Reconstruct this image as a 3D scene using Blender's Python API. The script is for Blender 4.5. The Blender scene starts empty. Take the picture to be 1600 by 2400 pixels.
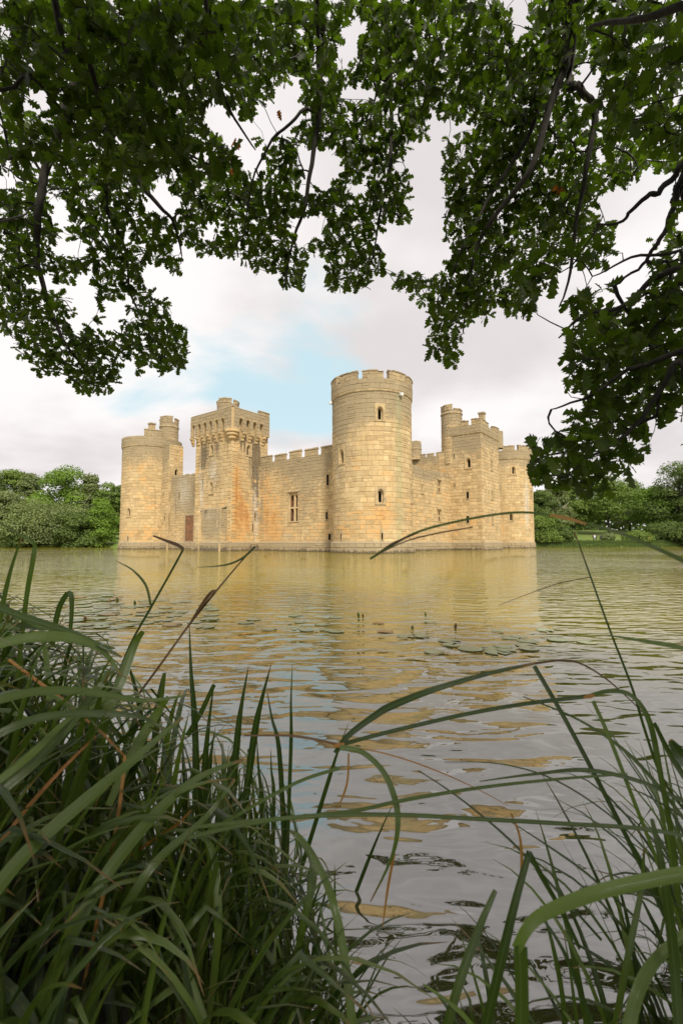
import bpy, math, random
import numpy as np
random.seed(7); rng = np.random.default_rng(11)
C = bpy.context.scene.collection
R_ = math.radians
# ------------------------------------------------------------------ camera
CAM_H = 1.1; F = 1067.0; YH = 1271.0
TH = math.atan2(YH - 1200.0, F)
cd = bpy.data.cameras.new('camera'); cam = bpy.data.objects.new('camera', cd); C.objects.link(cam)
cam.location = (0, 0, CAM_H); cam.rotation_euler = (R_(90) + TH, 0, 0)
cd.sensor_fit = 'VERTICAL'; cd.sensor_height = 36.0; cd.sensor_width = 24.0; cd.lens = 36.0 * F / 2400.0
cd.clip_start = 0.02; cd.clip_end = 3000
cd.dof.use_dof = True; cd.dof.focus_distance = 10.0; cd.dof.aperture_fstop = 6.3
bpy.context.scene.camera = cam
# ------------------------------------------------------------------ sky, sun, exposure
SUN_EL = R_(44); SUN_DIR = (0.25, -1.0)                     # horizontal direction towards the sun
sc = bpy.context.scene
vs = sc.view_settings; vs.view_transform = 'Standard'; vs.look = 'None'; vs.gamma = 1.0; vs.exposure = 0.4
vs.use_curve_mapping = False
w = bpy.data.worlds.new('World'); sc.world = w; w.use_nodes = True
nt = w.node_tree; nt.nodes.clear(); N = nt.nodes.new; L = nt.links.new
def node(nt, t, **kw):
    n = nt.nodes.new(t)
    for k, v in kw.items():
        if k.startswith('_'): setattr(n, k[1:], v)
        else: n.inputs[k].default_value = v
    return n
out = N('ShaderNodeOutputWorld'); bg = N('ShaderNodeBackground'); bg.inputs['Strength'].default_value = 0.1
sky = N('ShaderNodeTexSky'); sky.sky_type = 'NISHITA'; sky.sun_disc = False
sky.sun_elevation = SUN_EL; sky.sun_rotation = math.atan2(SUN_DIR[0], SUN_DIR[1])
tc = N('ShaderNodeTexCoord'); sep = N('ShaderNodeSeparateXYZ'); L(tc.outputs['Generated'], sep.inputs[0])
def M(op, a, b=None, c=None, clamp=False, nt=nt):
    n = nt.nodes.new('ShaderNodeMath'); n.operation = op; n.use_clamp = clamp
    for i, v in enumerate((a, b, c)):
        if v is None: continue
        if isinstance(v, (int, float)): n.inputs[i].default_value = v
        else: nt.links.new(v, n.inputs[i])
    return n.outputs[0]
zz = M('ADD', M('ABSOLUTE', sep.outputs['Z']), 0.22)
cmb = N('ShaderNodeCombineXYZ'); L(M('DIVIDE', sep.outputs['X'], zz), cmb.inputs[0]); L(M('DIVIDE', sep.outputs['Y'], zz), cmb.inputs[1])
mp = N('ShaderNodeMapping'); mp.inputs['Location'].default_value = (2.75, 1.35, 0); L(cmb.outputs[0], mp.inputs[0])
n1 = node(nt, 'ShaderNodeTexNoise', Scale=1.15, Detail=7.0, Roughness=0.52, Distortion=0.25); L(mp.outputs[0], n1.inputs['Vector'])
n2 = node(nt, 'ShaderNodeTexNoise', Scale=1.05, Detail=7.0, Roughness=0.5); n2m = N('ShaderNodeMapping'); n2m.inputs['Location'].default_value = (9, 4, 2); L(cmb.outputs[0], n2m.inputs[0]); L(n2m.outputs[0], n2.inputs['Vector'])
# the break in the clouds behind the castle
vd = N('ShaderNodeVectorMath'); vd.operation = 'DISTANCE'; vsc = N('ShaderNodeVectorMath'); vsc.operation = 'MULTIPLY'; L(cmb.outputs[0], vsc.inputs[0]); vsc.inputs[1].default_value = (1.9, .75, 1); L(vsc.outputs[0], vd.inputs[0]); vd.inputs[1].default_value = (-0.24, 1.40, 0)
brk = M('MULTIPLY', M('SUBTRACT', 1.0, M('DIVIDE', vd.outputs['Value'], 0.85), None, True), 0.28)
cov = N('ShaderNodeMapRange'); cov.interpolation_type = 'SMOOTHSTEP'; cov.inputs[1].default_value = 0.22; cov.inputs[2].default_value = 0.38
L(M('SUBTRACT', n1.outputs['Fac'], brk), cov.inputs[0])
shade = N('ShaderNodeMapRange'); shade.interpolation_type = 'SMOOTHSTEP'; shade.inputs[1].default_value = 0.42; shade.inputs[2].default_value = 0.66; L(n2.outputs['Fac'], shade.inputs[0])
cc = N('ShaderNodeMix'); cc.data_type = 'RGBA'; L(shade.outputs[0], cc.inputs[0])
cc.inputs[6].default_value = (7.8, 7.5, 7.4, 1); cc.inputs[7].default_value = (5.9, 5.55, 5.55, 1)
veil = N('ShaderNodeMix'); veil.data_type = 'RGBA'; veil.inputs[0].default_value = 0.82
L(sky.outputs[0], veil.inputs[6]); veil.inputs[7].default_value = (5.2, 6.9, 7.3, 1)
skm = N('ShaderNodeMix'); skm.data_type = 'RGBA'; L(cov.outputs[0], skm.inputs[0]); L(veil.outputs[2], skm.inputs[6]); L(cc.outputs[2], skm.inputs[7])
L(skm.outputs[2], bg.inputs[0]); L(bg.outputs[0], out.inputs[0])
sl = bpy.data.lights.new('sun', 'SUN'); sl.energy = 3.3; sl.angle = R_(6); sl.color = (1.0, 0.94, 0.84)
so = bpy.data.objects.new('sun', sl); C.objects.link(so)
hd = math.hypot(*SUN_DIR); sx, sy = SUN_DIR[0]/hd*math.cos(SUN_EL), SUN_DIR[1]/hd*math.cos(SUN_EL)
from mathutils import Vector
so.rotation_euler = Vector((-sx, -sy, -math.sin(SUN_EL))).to_track_quat('-Z', 'Y').to_euler()
so.location = (10, -20, 30)
sc.cycles.use_denoising = True
sc.cycles.max_bounces = 8; sc.cycles.transparent_max_bounces = 8

# ------------------------------------------------------------------ materials
def mat(name):
    m = bpy.data.materials.new(name); m.use_nodes = True; t = m.node_tree
    return m, t, t.nodes['Principled BSDF']
def rgb(c): return (c[0], c[1], c[2], 1)
def mix(t, fac, a, b):
    n = t.nodes.new('ShaderNodeMix'); n.data_type = 'RGBA'
    for i, v in ((0, fac), (6, a), (7, b)):
        if isinstance(v, tuple): n.inputs[i].default_value = rgb(v)
        elif isinstance(v, (int, float)): n.inputs[i].default_value = v
        else: t.links.new(v, n.inputs[i])
    return n.outputs[2]
def noise(t, scale, detail=4, rough=0.55, vec=None, dist=0.0):
    n = node(t, 'ShaderNodeTexNoise', Scale=scale, Detail=detail, Roughness=rough, Distortion=dist)
    if vec is not None: t.links.new(vec, n.inputs['Vector'])
    return n.outputs['Fac']
def smooth(t, v, a, b):
    n = t.nodes.new('ShaderNodeMapRange'); n.interpolation_type = 'SMOOTHSTEP'; n.inputs[1].default_value = a; n.inputs[2].default_value = b
    t.links.new(v, n.inputs[0]); return n.outputs[0]
def bump(t, bs, h, strength, dist):
    b = t.nodes.new('ShaderNodeBump'); b.inputs['Strength'].default_value = strength; b.inputs['Distance'].default_value = dist
    t.links.new(h, b.inputs['Height']); t.links.new(b.outputs[0], bs.inputs['Normal'])
def simple(name, c, rough=0.8, var=0.25, scale=6.0, c2=None):
    m, t, b = mat(name); co = t.nodes.new('ShaderNodeTexCoord').outputs['Object']
    c2 = c2 or tuple(x*(1-var) for x in c)
    t.links.new(mix(t, smooth(t, noise(t, scale, 4, .6, co), .35, .65), c, c2), b.inputs['Base Color']); b.inputs['Roughness'].default_value = rough
    return m
def stone_material():
    m, t, b = mat('sandstone'); b.inputs['Roughness'].default_value = 0.92
    g = t.nodes.new('ShaderNodeNewGeometry').outputs['Position']
    st = t.nodes.new('ShaderNodeAttribute'); st.attribute_name = 'st'
    s2 = t.nodes.new('ShaderNodeAttribute'); s2.attribute_name = 'st2'
    sp = t.nodes.new('ShaderNodeSeparateColor'); t.links.new(st.outputs['Color'], sp.inputs[0])
    sq = t.nodes.new('ShaderNodeSeparateColor'); t.links.new(s2.outputs['Color'], sq.inputs[0])
    nL = noise(t, 0.35, 5, .6, g); nM = noise(t, 1.7, 6, .65, g); nS = noise(t, 9.0, 5, .7, g); nV = noise(t, 3.2, 6, .75, g)
    # thin vertical weather streaks
    mpn = t.nodes.new('ShaderNodeMapping'); mpn.inputs['Scale'].default_value = (2.6, 2.6, 0.16); t.links.new(g, mpn.inputs[0])
    nK = noise(t, 1.0, 5, .65, mpn.outputs[0])
    def MM(op, a, b_=None, clamp=False): return M(op, a, b_, None, clamp, t)
    base = mix(t, sq.outputs[0], (0.385, 0.268, 0.122), (0.66, 0.495, 0.258))
    base = mix(t, MM('MULTIPLY', smooth(t, nM, .42, .64), .7), base, (0.50, 0.365, 0.185))
    base = mix(t, MM('MULTIPLY', smooth(t, noise(t, .8, 5, .65, g), .52, .70), .45), base, (0.68, 0.55, 0.33))
    base = mix(t, MM('MULTIPLY', smooth(t, nK, .50, .68), .42), base, (0.32, 0.235, 0.125))
    orange = smooth(t, MM('ADD', MM('MULTIPLY', sp.outputs[0], .85), MM('ADD', MM('MULTIPLY', MM('SUBTRACT', nL, .5), 1.7), MM('ADD', MM('MULTIPLY', MM('SUBTRACT', nM, .5), 1.3), MM('MULTIPLY', MM('SUBTRACT', sq.outputs[0], .5), .75)))), .20, .85)
    col = mix(t, MM('MULTIPLY', orange, .80), base, (0.60, 0.335, 0.110))
    deep = smooth(t, MM('ADD', sp.outputs[0], MM('ADD', MM('MULTIPLY', MM('SUBTRACT', nM, .5), 1.3), MM('ADD', MM('MULTIPLY', MM('SUBTRACT', nK, .5), 1.6), MM('MULTIPLY', MM('SUBTRACT', .5, sq.outputs[0]), .3)))), .70, 1.35)
    col = mix(t, MM('MULTIPLY', deep, .85), col, (0.42, 0.185, 0.045))
    grey = smooth(t, MM('ADD', sp.outputs[1], MM('ADD', MM('MULTIPLY', MM('SUBTRACT', nV, .5), 1.5), MM('MULTIPLY', MM('SUBTRACT', nL, .5), .8))), .30, .72)
    col = mix(t, MM('MULTIPLY', grey, .82), col, (0.275, 0.225, 0.140))
    wht = smooth(t, MM('ADD', st.outputs['Alpha'], MM('MULTIPLY', MM('SUBTRACT', nS, .5), 2.4)), .50, .74)
    col = mix(t, MM('MULTIPLY', wht, .70), col, (0.56, 0.52, 0.43))
    grn = smooth(t, MM('ADD', sq.outputs[1], MM('MULTIPLY', MM('SUBTRACT', nV, .5), 1.0)), .35, .75)
    col = mix(t, MM('MULTIPLY', grn, .42), col, (0.30, 0.315, 0.165))
    drk = smooth(t, MM('ADD', sp.outputs[2], MM('ADD', MM('MULTIPLY', MM('SUBTRACT', nK, .5), 1.8), MM('MULTIPLY', MM('SUBTRACT', nS, .5), 1.3))), .42, .72)
    col = mix(t, MM('MULTIPLY', drk, .82), col, (0.075, 0.058, 0.038))
    pit = smooth(t, nS, .57, .72)
    col = mix(t, MM('MULTIPLY', pit, .45), col, (0.19, 0.13, 0.06))
    grit = noise(t, 4.5, 7, .85, g)
    col = mix(t, MM('MULTIPLY', smooth(t, grit, .52, .36), .38), col, (0.25, 0.18, 0.09)); col = mix(t, MM('MULTIPLY', smooth(t, grit, .55, .70), .35), col, (0.66, 0.53, 0.33))
    t.links.new(col, b.inputs['Base Color'])
    bump(t, b, MM('ADD', nS, MM('MULTIPLY', nV, 1.5)), .55, .05)
    return m
STONE = stone_material()
MORTAR = simple('mortar', (0.50, 0.385, 0.215), .95, .45, .7, (0.31, 0.22, 0.11))
DARKROOM = simple('dark_interior', (0.03, 0.024, 0.018), .95)
REDWALL = simple('red_stone_interior', (0.26, 0.115, 0.05), .95, .5, 3.0, (0.13, 0.07, 0.035))
WHITEBOX = simple('white_enamel', (0.75, 0.75, 0.72), .4)

def water_material():
    m, t, b = mat('moat_water')
    g = t.nodes.new('ShaderNodeNewGeometry').outputs['Position']
    def MM(op, a, b_=None, clamp=False): return M(op, a, b_, None, clamp, t)
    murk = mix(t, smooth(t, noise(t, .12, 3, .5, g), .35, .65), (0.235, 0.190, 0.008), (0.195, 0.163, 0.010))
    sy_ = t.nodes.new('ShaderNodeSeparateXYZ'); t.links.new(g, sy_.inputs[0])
    murk = mix(t, smooth(t, MM('ADD', sy_.outputs[1], MM('MULTIPLY', noise(t, .3, 3, .5, g), 4.0)), 3.6, 9.0), (0.055, 0.052, 0.020), murk)   # darker and greyer towards the near bank, olive further out
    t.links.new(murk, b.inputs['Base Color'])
    b.inputs['Roughness'].default_value = 0.015; b.inputs['IOR'].default_value = 3.2
    mp1 = t.nodes.new('ShaderNodeMapping'); mp1.inputs['Rotation'].default_value = (0, 0, R_(-28)); mp1.inputs['Scale'].default_value = (0.60, 1.25, 1); t.links.new(g, mp1.inputs[0])
    a = noise(t, 1.6, 1, .4, mp1.outputs[0], .6)
    mp2 = t.nodes.new('ShaderNodeMapping'); mp2.inputs['Rotation'].default_value = (0, 0, R_(14)); mp2.inputs['Scale'].default_value = (0.55, 1.2, 1); t.links.new(g, mp2.inputs[0])
    c = noise(t, 6.0, 2, .5, mp2.outputs[0], .4)
    # calm and ruffled patches
    patch = smooth(t, noise(t, .10, 3, .55, g), .38, .62)
    # ring ripples spreading from where a fish rose
    dv = t.nodes.new('ShaderNodeVectorMath'); dv.operation = 'DISTANCE'; t.links.new(g, dv.inputs[0]); dv.inputs[1].default_value = (0.22, 4.05, 0)
    dd = dv.outputs['Value']
    ring = MM('MULTIPLY', MM('SINE', MM('MULTIPLY', dd, 17.0)), MM('MULTIPLY', smooth(t, dd, 3.4, .5), smooth(t, dd, .15, .5)))
    mp3 = t.nodes.new('ShaderNodeMapping'); mp3.inputs['Rotation'].default_value = (0, 0, R_(-10)); mp3.inputs['Scale'].default_value = (0.50, 1.25, 1); t.links.new(g, mp3.inputs[0])
    b3 = noise(t, 4.0, 1.5, .45, mp3.outputs[0], .5)
    h = MM('ADD', MM('ADD', MM('MULTIPLY', a, .013), MM('MULTIPLY', MM('MULTIPLY', b3, .036), MM('ADD', MM('MULTIPLY', patch, .7), .5))), MM('MULTIPLY', MM('MULTIPLY', c, .011), MM('ADD', MM('MULTIPLY', patch, .7), .5)))
    h = MM('ADD', h, MM('MULTIPLY', ring, .0030))
    bp = t.nodes.new('ShaderNodeBump'); bp.inputs['Strength'].default_value = 1.0; bp.inputs['Distance'].default_value = WAVE
    t.links.new(h, bp.inputs['Height']); t.links.new(bp.outputs[0], b.inputs['Normal'])
    return m
WAVE = 1.9
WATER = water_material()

def leaf_material(name, c1, c2, trans, rough=.5, scale=2.0, tr_gain=2.2, spec=.35):
    m, t, b = mat(name)
    at = t.nodes.new('ShaderNodeAttribute'); at.attribute_name = 'tone'
    oi = t.nodes.new('ShaderNodeObjectInfo')
    g = t.nodes.new('ShaderNodeNewGeometry').outputs['Position']
    f = M('ADD', M('MULTIPLY', at.outputs['Fac'], .7, nt=t), M('MULTIPLY', noise(t, scale, 3, .5, g), .45, nt=t), None, True, t)
    col = mix(t, f, c1, c2); t.links.new(col, b.inputs['Base Color']); b.inputs['Roughness'].default_value = rough
    b.inputs['Specular IOR Level'].default_value = spec
    if trans > 0:
        tr = t.nodes.new('ShaderNodeBsdfTranslucent'); 
        tcx = mix(t, 1.0, col, (0, 0, 0)); 
        hs = t.nodes.new('ShaderNodeVectorMath'); hs.operation = 'MULTIPLY'; t.links.new(col, hs.inputs[0]); hs.inputs[1].default_value = (tr_gain*.95, tr_gain*1.1, tr_gain*.3)
        t.links.new(hs.outputs[0], tr.inputs[0])
        ms = t.nodes.new('ShaderNodeMixShader'); ms.inputs[0].default_value = trans
        o = t.nodes['Material Output']; t.links.new(b.outputs[0], ms.inputs[1]); t.links.new(tr.outputs[0], ms.inputs[2]); t.links.new(ms.outputs[0], o.inputs[0])
    return m
OAKLEAF = leaf_material('oak_leaf', (0.012, 0.021, 0.004), (0.048, 0.072, 0.009), .46, .5, 3.0, 3.2, .2)
REDLEAF = leaf_material('dead_oak_leaf', (0.22, 0.05, 0.02), (0.30, 0.10, 0.03), .3)
def sedge_material():
    m, t, b = mat('sedge_blade'); g = t.nodes.new('ShaderNodeNewGeometry').outputs['Position']
    A = {}
    for k in ('tone', 'rib', 'along'):
        a = t.nodes.new('ShaderNodeAttribute'); a.attribute_name = k; A[k] = a.outputs['Fac']
    def MM(op, a, b_=None, clamp=False): return M(op, a, b_, None, clamp, t)
    col = mix(t, MM('ADD', MM('MULTIPLY', MM('POWER', A['tone'], 1.5), .85), MM('MULTIPLY', noise(t, 9, 3, .5, g), .25), True), (0.011, 0.030, 0.005), (0.140, 0.205, 0.032))
    rib = MM('ABSOLUTE', A['rib']); stripe = MM('SINE', MM('MULTIPLY', A['rib'], 23.0))
    col = mix(t, MM('MULTIPLY', smooth(t, stripe, -.2, .8), .28), col, (0.03, 0.055, 0.015))
    col = mix(t, MM('MULTIPLY', smooth(t, rib, .16, .02), .5), col, (0.13, 0.18, 0.06))
    # withered tips and blotches
    wz = noise(t, 14, 4, .6, g); dry = smooth(t, MM('ADD', A['along'], MM('MULTIPLY', MM('SUBTRACT', wz, .5), .35)), .90, .99)
    col = mix(t, MM('MULTIPLY', dry, .8), col, (0.21, 0.105, 0.035)); spot = smooth(t, noise(t, 40, 3, .6, g), .66, .74)
    col = mix(t, MM('MULTIPLY', spot, .4), col, (0.14, 0.10, 0.035))
    t.links.new(col, b.inputs['Base Color']); b.inputs['Roughness'].default_value = .30; b.inputs['Specular IOR Level'].default_value = .6
    bump(t, b, stripe, .25, .0006)
    tr = t.nodes.new('ShaderNodeBsdfTranslucent'); hs = t.nodes.new('ShaderNodeVectorMath'); hs.operation = 'MULTIPLY'; t.links.new(col, hs.inputs[0]); hs.inputs[1].default_value = (1.7, 2.0, .6); t.links.new(hs.outputs[0], tr.inputs[0])
    ms = t.nodes.new('ShaderNodeMixShader'); ms.inputs[0].default_value = .25; o = t.nodes['Material Output']; t.links.new(b.outputs[0], ms.inputs[1]); t.links.new(tr.outputs[0], ms.inputs[2]); t.links.new(ms.outputs[0], o.inputs[0])
    return m
SEDGE = sedge_material()
SEDGEDRY = leaf_material('dry_sedge_blade', (0.28, 0.11, 0.025), (0.36, 0.19, 0.05), .15, .5, 20.0)
SEDGEBROWN = leaf_material('brown_sedge_stalk', (0.075, 0.045, 0.022), (0.14, 0.075, 0.03), 0, .6, 20.0)
LILY = leaf_material('lily_pad', (0.20, 0.235, 0.105), (0.32, 0.34, 0.18), 0, .32, 3.0)
LILYOLD = leaf_material('old_lily_pad', (0.30, 0.17, 0.05), (0.34, 0.24, 0.09), 0, .35, 3.0)
BARK = simple('oak_bark', (0.028, 0.023, 0.018), .95, .5, 25.0, (0.05, 0.046, 0.034))
PALEBARK = simple('pale_dead_wood', (0.34, 0.30, 0.24), .9, .3, 5.0)
FAR = [leaf_material('foliage_%s' % n, a, b_, .25, .7, .5, 1.6, .2) for n, a, b_ in (
    ('mid', (0.079, 0.124, 0.026), (0.174, 0.243, 0.050)), ('dark', (0.053, 0.086, 0.022), (0.127, 0.178, 0.044)),
    ('grey', (0.106, 0.135, 0.050), (0.201, 0.238, 0.095)), ('bright', (0.090, 0.157, 0.019), (0.180, 0.275, 0.041)),
    ('tawny', (0.116, 0.135, 0.036), (0.211, 0.211, 0.063)))]
def ground_material():
    m, t, b = mat('grass_and_mud'); b.inputs['Roughness'].default_value = .95
    g = t.nodes.new('ShaderNodeNewGeometry').outputs['Position']; sx_ = t.nodes.new('ShaderNodeSeparateXYZ'); t.links.new(g, sx_.inputs[0])
    lawn = mix(t, smooth(t, noise(t, .25, 5, .6, g), .35, .65), (0.105, 0.165, 0.022), (0.15, 0.19, 0.035))
    mud = mix(t, smooth(t, noise(t, 6.0, 5, .6, g), .35, .65), (0.035, 0.028, 0.018), (0.02, 0.022, 0.010))
    t.links.new(mix(t, smooth(t, sx_.outputs[1], 30, 60), mud, lawn), b.inputs['Base Color'])
    return m
GROUND = ground_material()
BANKGRASS = leaf_material('bank_grass', (0.04, 0.07, 0.016), (0.09, 0.13, 0.03), .15, .7, 1.0, 1.6, .2)

# ------------------------------------------------------------------ object helpers
def empty(name, loc=(0, 0, 0), rz=0, parent=None):
    o = bpy.data.objects.new(name, None); C.objects.link(o); o.location = loc; o.rotation_euler = (0, 0, rz); o.parent = parent
    o.empty_display_size = .2
    return o
def tag(o, label=None, cat=None, group=None, kind=None):
    for k, v in (('label', label), ('category', cat), ('group', group), ('kind', kind)):
        if v: o[k] = v
    return o
def np_mesh(name, V, Fc, mats, parent=None, mi=None, attrs=None, smooth_=False):
    """Fc: list of index arrays, or an (n,k) array."""
    me = bpy.data.meshes.new(name); V = np.asarray(V, dtype=np.float32)
    if isinstance(Fc, np.ndarray):
        k = Fc.shape[1]; n = Fc.shape[0]
        me.vertices.add(len(V)); me.vertices.foreach_set('co', V.ravel())
        me.loops.add(n*k); me.loops.foreach_set('vertex_index', Fc.astype(np.int32).ravel())
        me.polygons.add(n); me.polygons.foreach_set('loop_start', np.arange(0, n*k, k, dtype=np.int32))
        me.update(calc_edges=True)
    else:
        me.from_pydata(V.tolist(), [], Fc); me.update()
    for m in (mats if isinstance(mats, (list, tuple)) else [mats]): me.materials.append(m)
    if mi is not None: me.polygons.foreach_set('material_index', np.asarray(mi, dtype=np.int32))
    if attrs:
        for an, (ty, arr) in attrs.items():
            a = me.attributes.new(an, ty, 'POINT')
            a.data.foreach_set('color' if ty == 'FLOAT_COLOR' else 'value', np.asarray(arr, dtype=np.float32).ravel())
    if smooth_: me.polygons.foreach_set('use_smooth', np.ones(len(me.polygons), dtype=bool))
    o = bpy.data.objects.new(name, me); C.objects.link(o); o.parent = parent
    return o

# ================================================================== the setting
def sig(v): return .5+.5*math.tanh(v*.5)
def far_shore(X): return 99.0 + 7.0*sig((X-15)/8.0) + 1.2*math.sin(X*.09)
def near_edge(X):
    e = 0.78 + 0.06*math.sin(X*7.1)
    e += 1.15*sig(-(X+0.55)/.13) + 0.40*sig((X-0.75)/.12)
    if abs(X) > 3: e += 1.5*math.sin((abs(X)-3)*.2)
    return e
def ground_h(X, Y):
    if Y < 40:
        d = near_edge(X) - Y; top = 0.30 + 0.02*max(0.0, min(d, 60))
    else:
        d = Y - far_shore(X); top = 1.05 + 0.095*max(0.0, min(d - 2, 45)) if X > 20 else 0.8 + .05*max(0, min(d-2, 60))
    ax = abs(X) - 130
    if ax > 0: d = max(d, ax); top = 1.2
    if d < 0: return max(-1.6, d*0.9) - .05
    k = min(1.0, d/(0.35 if Y < 40 else 1.6)); return top*k*k*(3-2*k)
gx = np.unique(np.concatenate([np.linspace(-900, -100, 17), np.linspace(-100, 100, 81), np.linspace(100, 900, 17), np.linspace(-4, 4, 65)]))
gy = np.unique(np.concatenate([np.linspace(-500, -4, 14), np.linspace(-4, 5, 73), np.linspace(5, 92, 20), np.linspace(92, 125, 45), np.linspace(125, 180, 14), np.linspace(180, 1500, 14)]))
GV = [(x, y, ground_h(x, y)) for y in gy for x in gx]; nx = len(gx)
ii, jj = np.meshgrid(np.arange(nx-1), np.arange(len(gy)-1)); a0 = (jj*nx+ii).ravel()
ground = np_mesh('ground', GV, np.stack([a0, a0+1, a0+nx+1, a0+nx], 1), GROUND, smooth_=True); tag(ground, 'grassy banks and lawn around the moat', kind='structure')
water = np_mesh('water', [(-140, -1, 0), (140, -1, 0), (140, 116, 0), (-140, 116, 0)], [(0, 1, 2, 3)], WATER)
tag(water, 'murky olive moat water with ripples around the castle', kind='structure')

# ================================================================== the castle
A0 = R_(53.0); CO = (3.4, 50.5)
castle = empty('castle', (CO[0], CO[1], 0), A0)
tag(castle, 'ruined sandstone moated castle with round corner towers and battlements rising from the water', 'castle')
# castle-local axes: s runs along the south front, t along the east front; mesh coordinates are (t, s, z)
ca, sa = math.cos(A0), math.sin(A0)
cl = np.array([(0-CO[0])*ca + (0-CO[1])*sa, -(0-CO[0])*sa + (0-CO[1])*ca, CAM_H])   # the viewpoint in (t, s, z)
def flat(s0, t0, ds, dt, ns, nt_):
    """panel running from (s0,t0) along (ds,dt), outward normal (ns,nt_)"""
    return lambda u, z, d: (t0 + u*dt + d*nt_, s0 + u*ds + d*ns, z)
def drum(s0, t0, r):
    return lambda u, z, d: (t0 + (r+d)*math.sin(u/r), s0 + (r+d)*math.cos(u/r), z)
class MB:
    def __init__(self): self.v = []; self.f = []; self.m = []; self.a = []; self.b = []
    def add(self, vs, fs, mi=0, st=None, tone=.5, green=0.0):
        n = len(self.v); self.v += vs
        self.f += [tuple(i+n for i in f) for f in fs]; self.m += [mi]*len(fs)
        st = st or (0.1, .3, 0, 0)
        if isinstance(st, list): self.a += st
        else: self.a += [st]*len(vs)
        g = green if isinstance(green, list) else [green]*len(vs)
        self.b += [(tone, x, 0, 1) for x in g]
    def build(self, name, parent, mats=None, smooth_=False):
        return np_mesh(name, self.v, self.f, mats or [STONE, MORTAR, DARKROOM, REDWALL], parent, self.m,
                       {'st': ('FLOAT_COLOR', self.a), 'st2': ('FLOAT_COLOR', self.b)}, smooth_)
def stains(blobs, top=99., toprange=4., low=.2, grey=.15):
    """blobs: (channel o/g/d/w/n, u, z, ru, rz, strength); returns fn(u,z)->((o,g,d,w), green)"""
    def fn(u, z):
        o, g, d, w_, n = low*math.exp(-((z-4)/5.0)**2), grey, 0., 0., 0.
        if z > top - toprange: g += .55*min(1, (z-(top-toprange))/toprange)
        for ch, bu, bz, ru, rz, k in blobs:
            q = ((u-bu)/ru)**2 + ((z-bz)/rz)**2
            if q > 6: continue
            e = k*math.exp(-q)
            if ch == 'o': o += e
            elif ch == 'g': g += e
            elif ch == 'd': d += e
            elif ch == 'w': w_ += e
            else: n += e
        return (o, g, d, w_), n
    return fn
def clear_intervals(u0, u1, z0, z1, ops):
    iv = [(u0, u1)]
    for a, b, c, d in ops:
        if d <= z0+.02 or c >= z1-.02: continue
        nx_ = []
        for p, q in iv:
            if b <= p or a >= q: nx_.append((p, q)); continue
            if a - p > .12: nx_.append((p, a))
            if q - b > .12: nx_.append((b, q))
        iv = nx_
    return iv
def core(mb, fn, u0, u1, z0, z1, ops, nsub, d=0.0):
    us = sorted(set([u0, u1] + [u0+(u1-u0)*i/nsub for i in range(1, nsub)] + [x for o in ops for x in o[:2] if u0 < x < u1]))
    zs = sorted(set([z0, z1] + [x for o in ops for x in o[2:] if z0 < x < z1]))
    for i in range(len(us)-1):
        for j in range(len(zs)-1):
            um, zm = (us[i]+us[i+1])/2, (zs[j]+zs[j+1])/2
            if any(a < um < b and c < zm < e for a, b, c, e in ops): continue
            mb.add([fn(us[i], zs[j], d), fn(us[i+1], zs[j], d), fn(us[i+1], zs[j+1], d), fn(us[i], zs[j+1], d)], [(0, 1, 2, 3)], 1)
def stone_geo(fn, a, b, c, d, proud, curved, back=False):
    g, bv = .012, .020
    a += g; b -= g; c += g*.9; d -= g*.9
    if curved and b-a > .5:
        m = (a+b)/2
        vs = [fn(a, c, 0), fn(m, c, 0), fn(b, c, 0), fn(b, d, 0), fn(m, d, 0), fn(a, d, 0),
              fn(a+bv, c+bv, proud), fn(m, c+bv, proud), fn(b-bv, c+bv, proud), fn(b-bv, d-bv, proud), fn(m, d-bv, proud), fn(a+bv, d-bv, proud)]
        fs = [(6, 7, 10, 11), (7, 8, 9, 10), (0, 1, 7, 6), (1, 2, 8, 7), (2, 3, 9, 8), (3, 4, 10, 9), (4, 5, 11, 10), (5, 0, 6, 11)]
        if back: fs += [(0, 5, 4, 1), (1, 4, 3, 2)]
    else:
        vs = [fn(a, c, 0), fn(b, c, 0), fn(b, d, 0), fn(a, d, 0),
              fn(a+bv, c+bv, proud), fn(b-bv, c+bv, proud), fn(b-bv, d-bv, proud), fn(a+bv, d-bv, proud)]
        fs = [(4, 5, 6, 7), (0, 1, 5, 4), (1, 2, 6, 5), (2, 3, 7, 6), (3, 0, 4, 7)]
        if back: fs += [(0, 3, 2, 1)]
    return vs, fs
def uz_of(a, b, c, d, n): 
    return [(a, c), (b, c), (b, d), (a, d)]*2 if n == 8 else [(a, c), ((a+b)/2, c), (b, c), (b, d), ((a+b)/2, d), (a, d)]*2
ALLSTONES = []     # (score, part, geometry) of the drum nearest the water's edge: the largest become objects of their own
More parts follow.
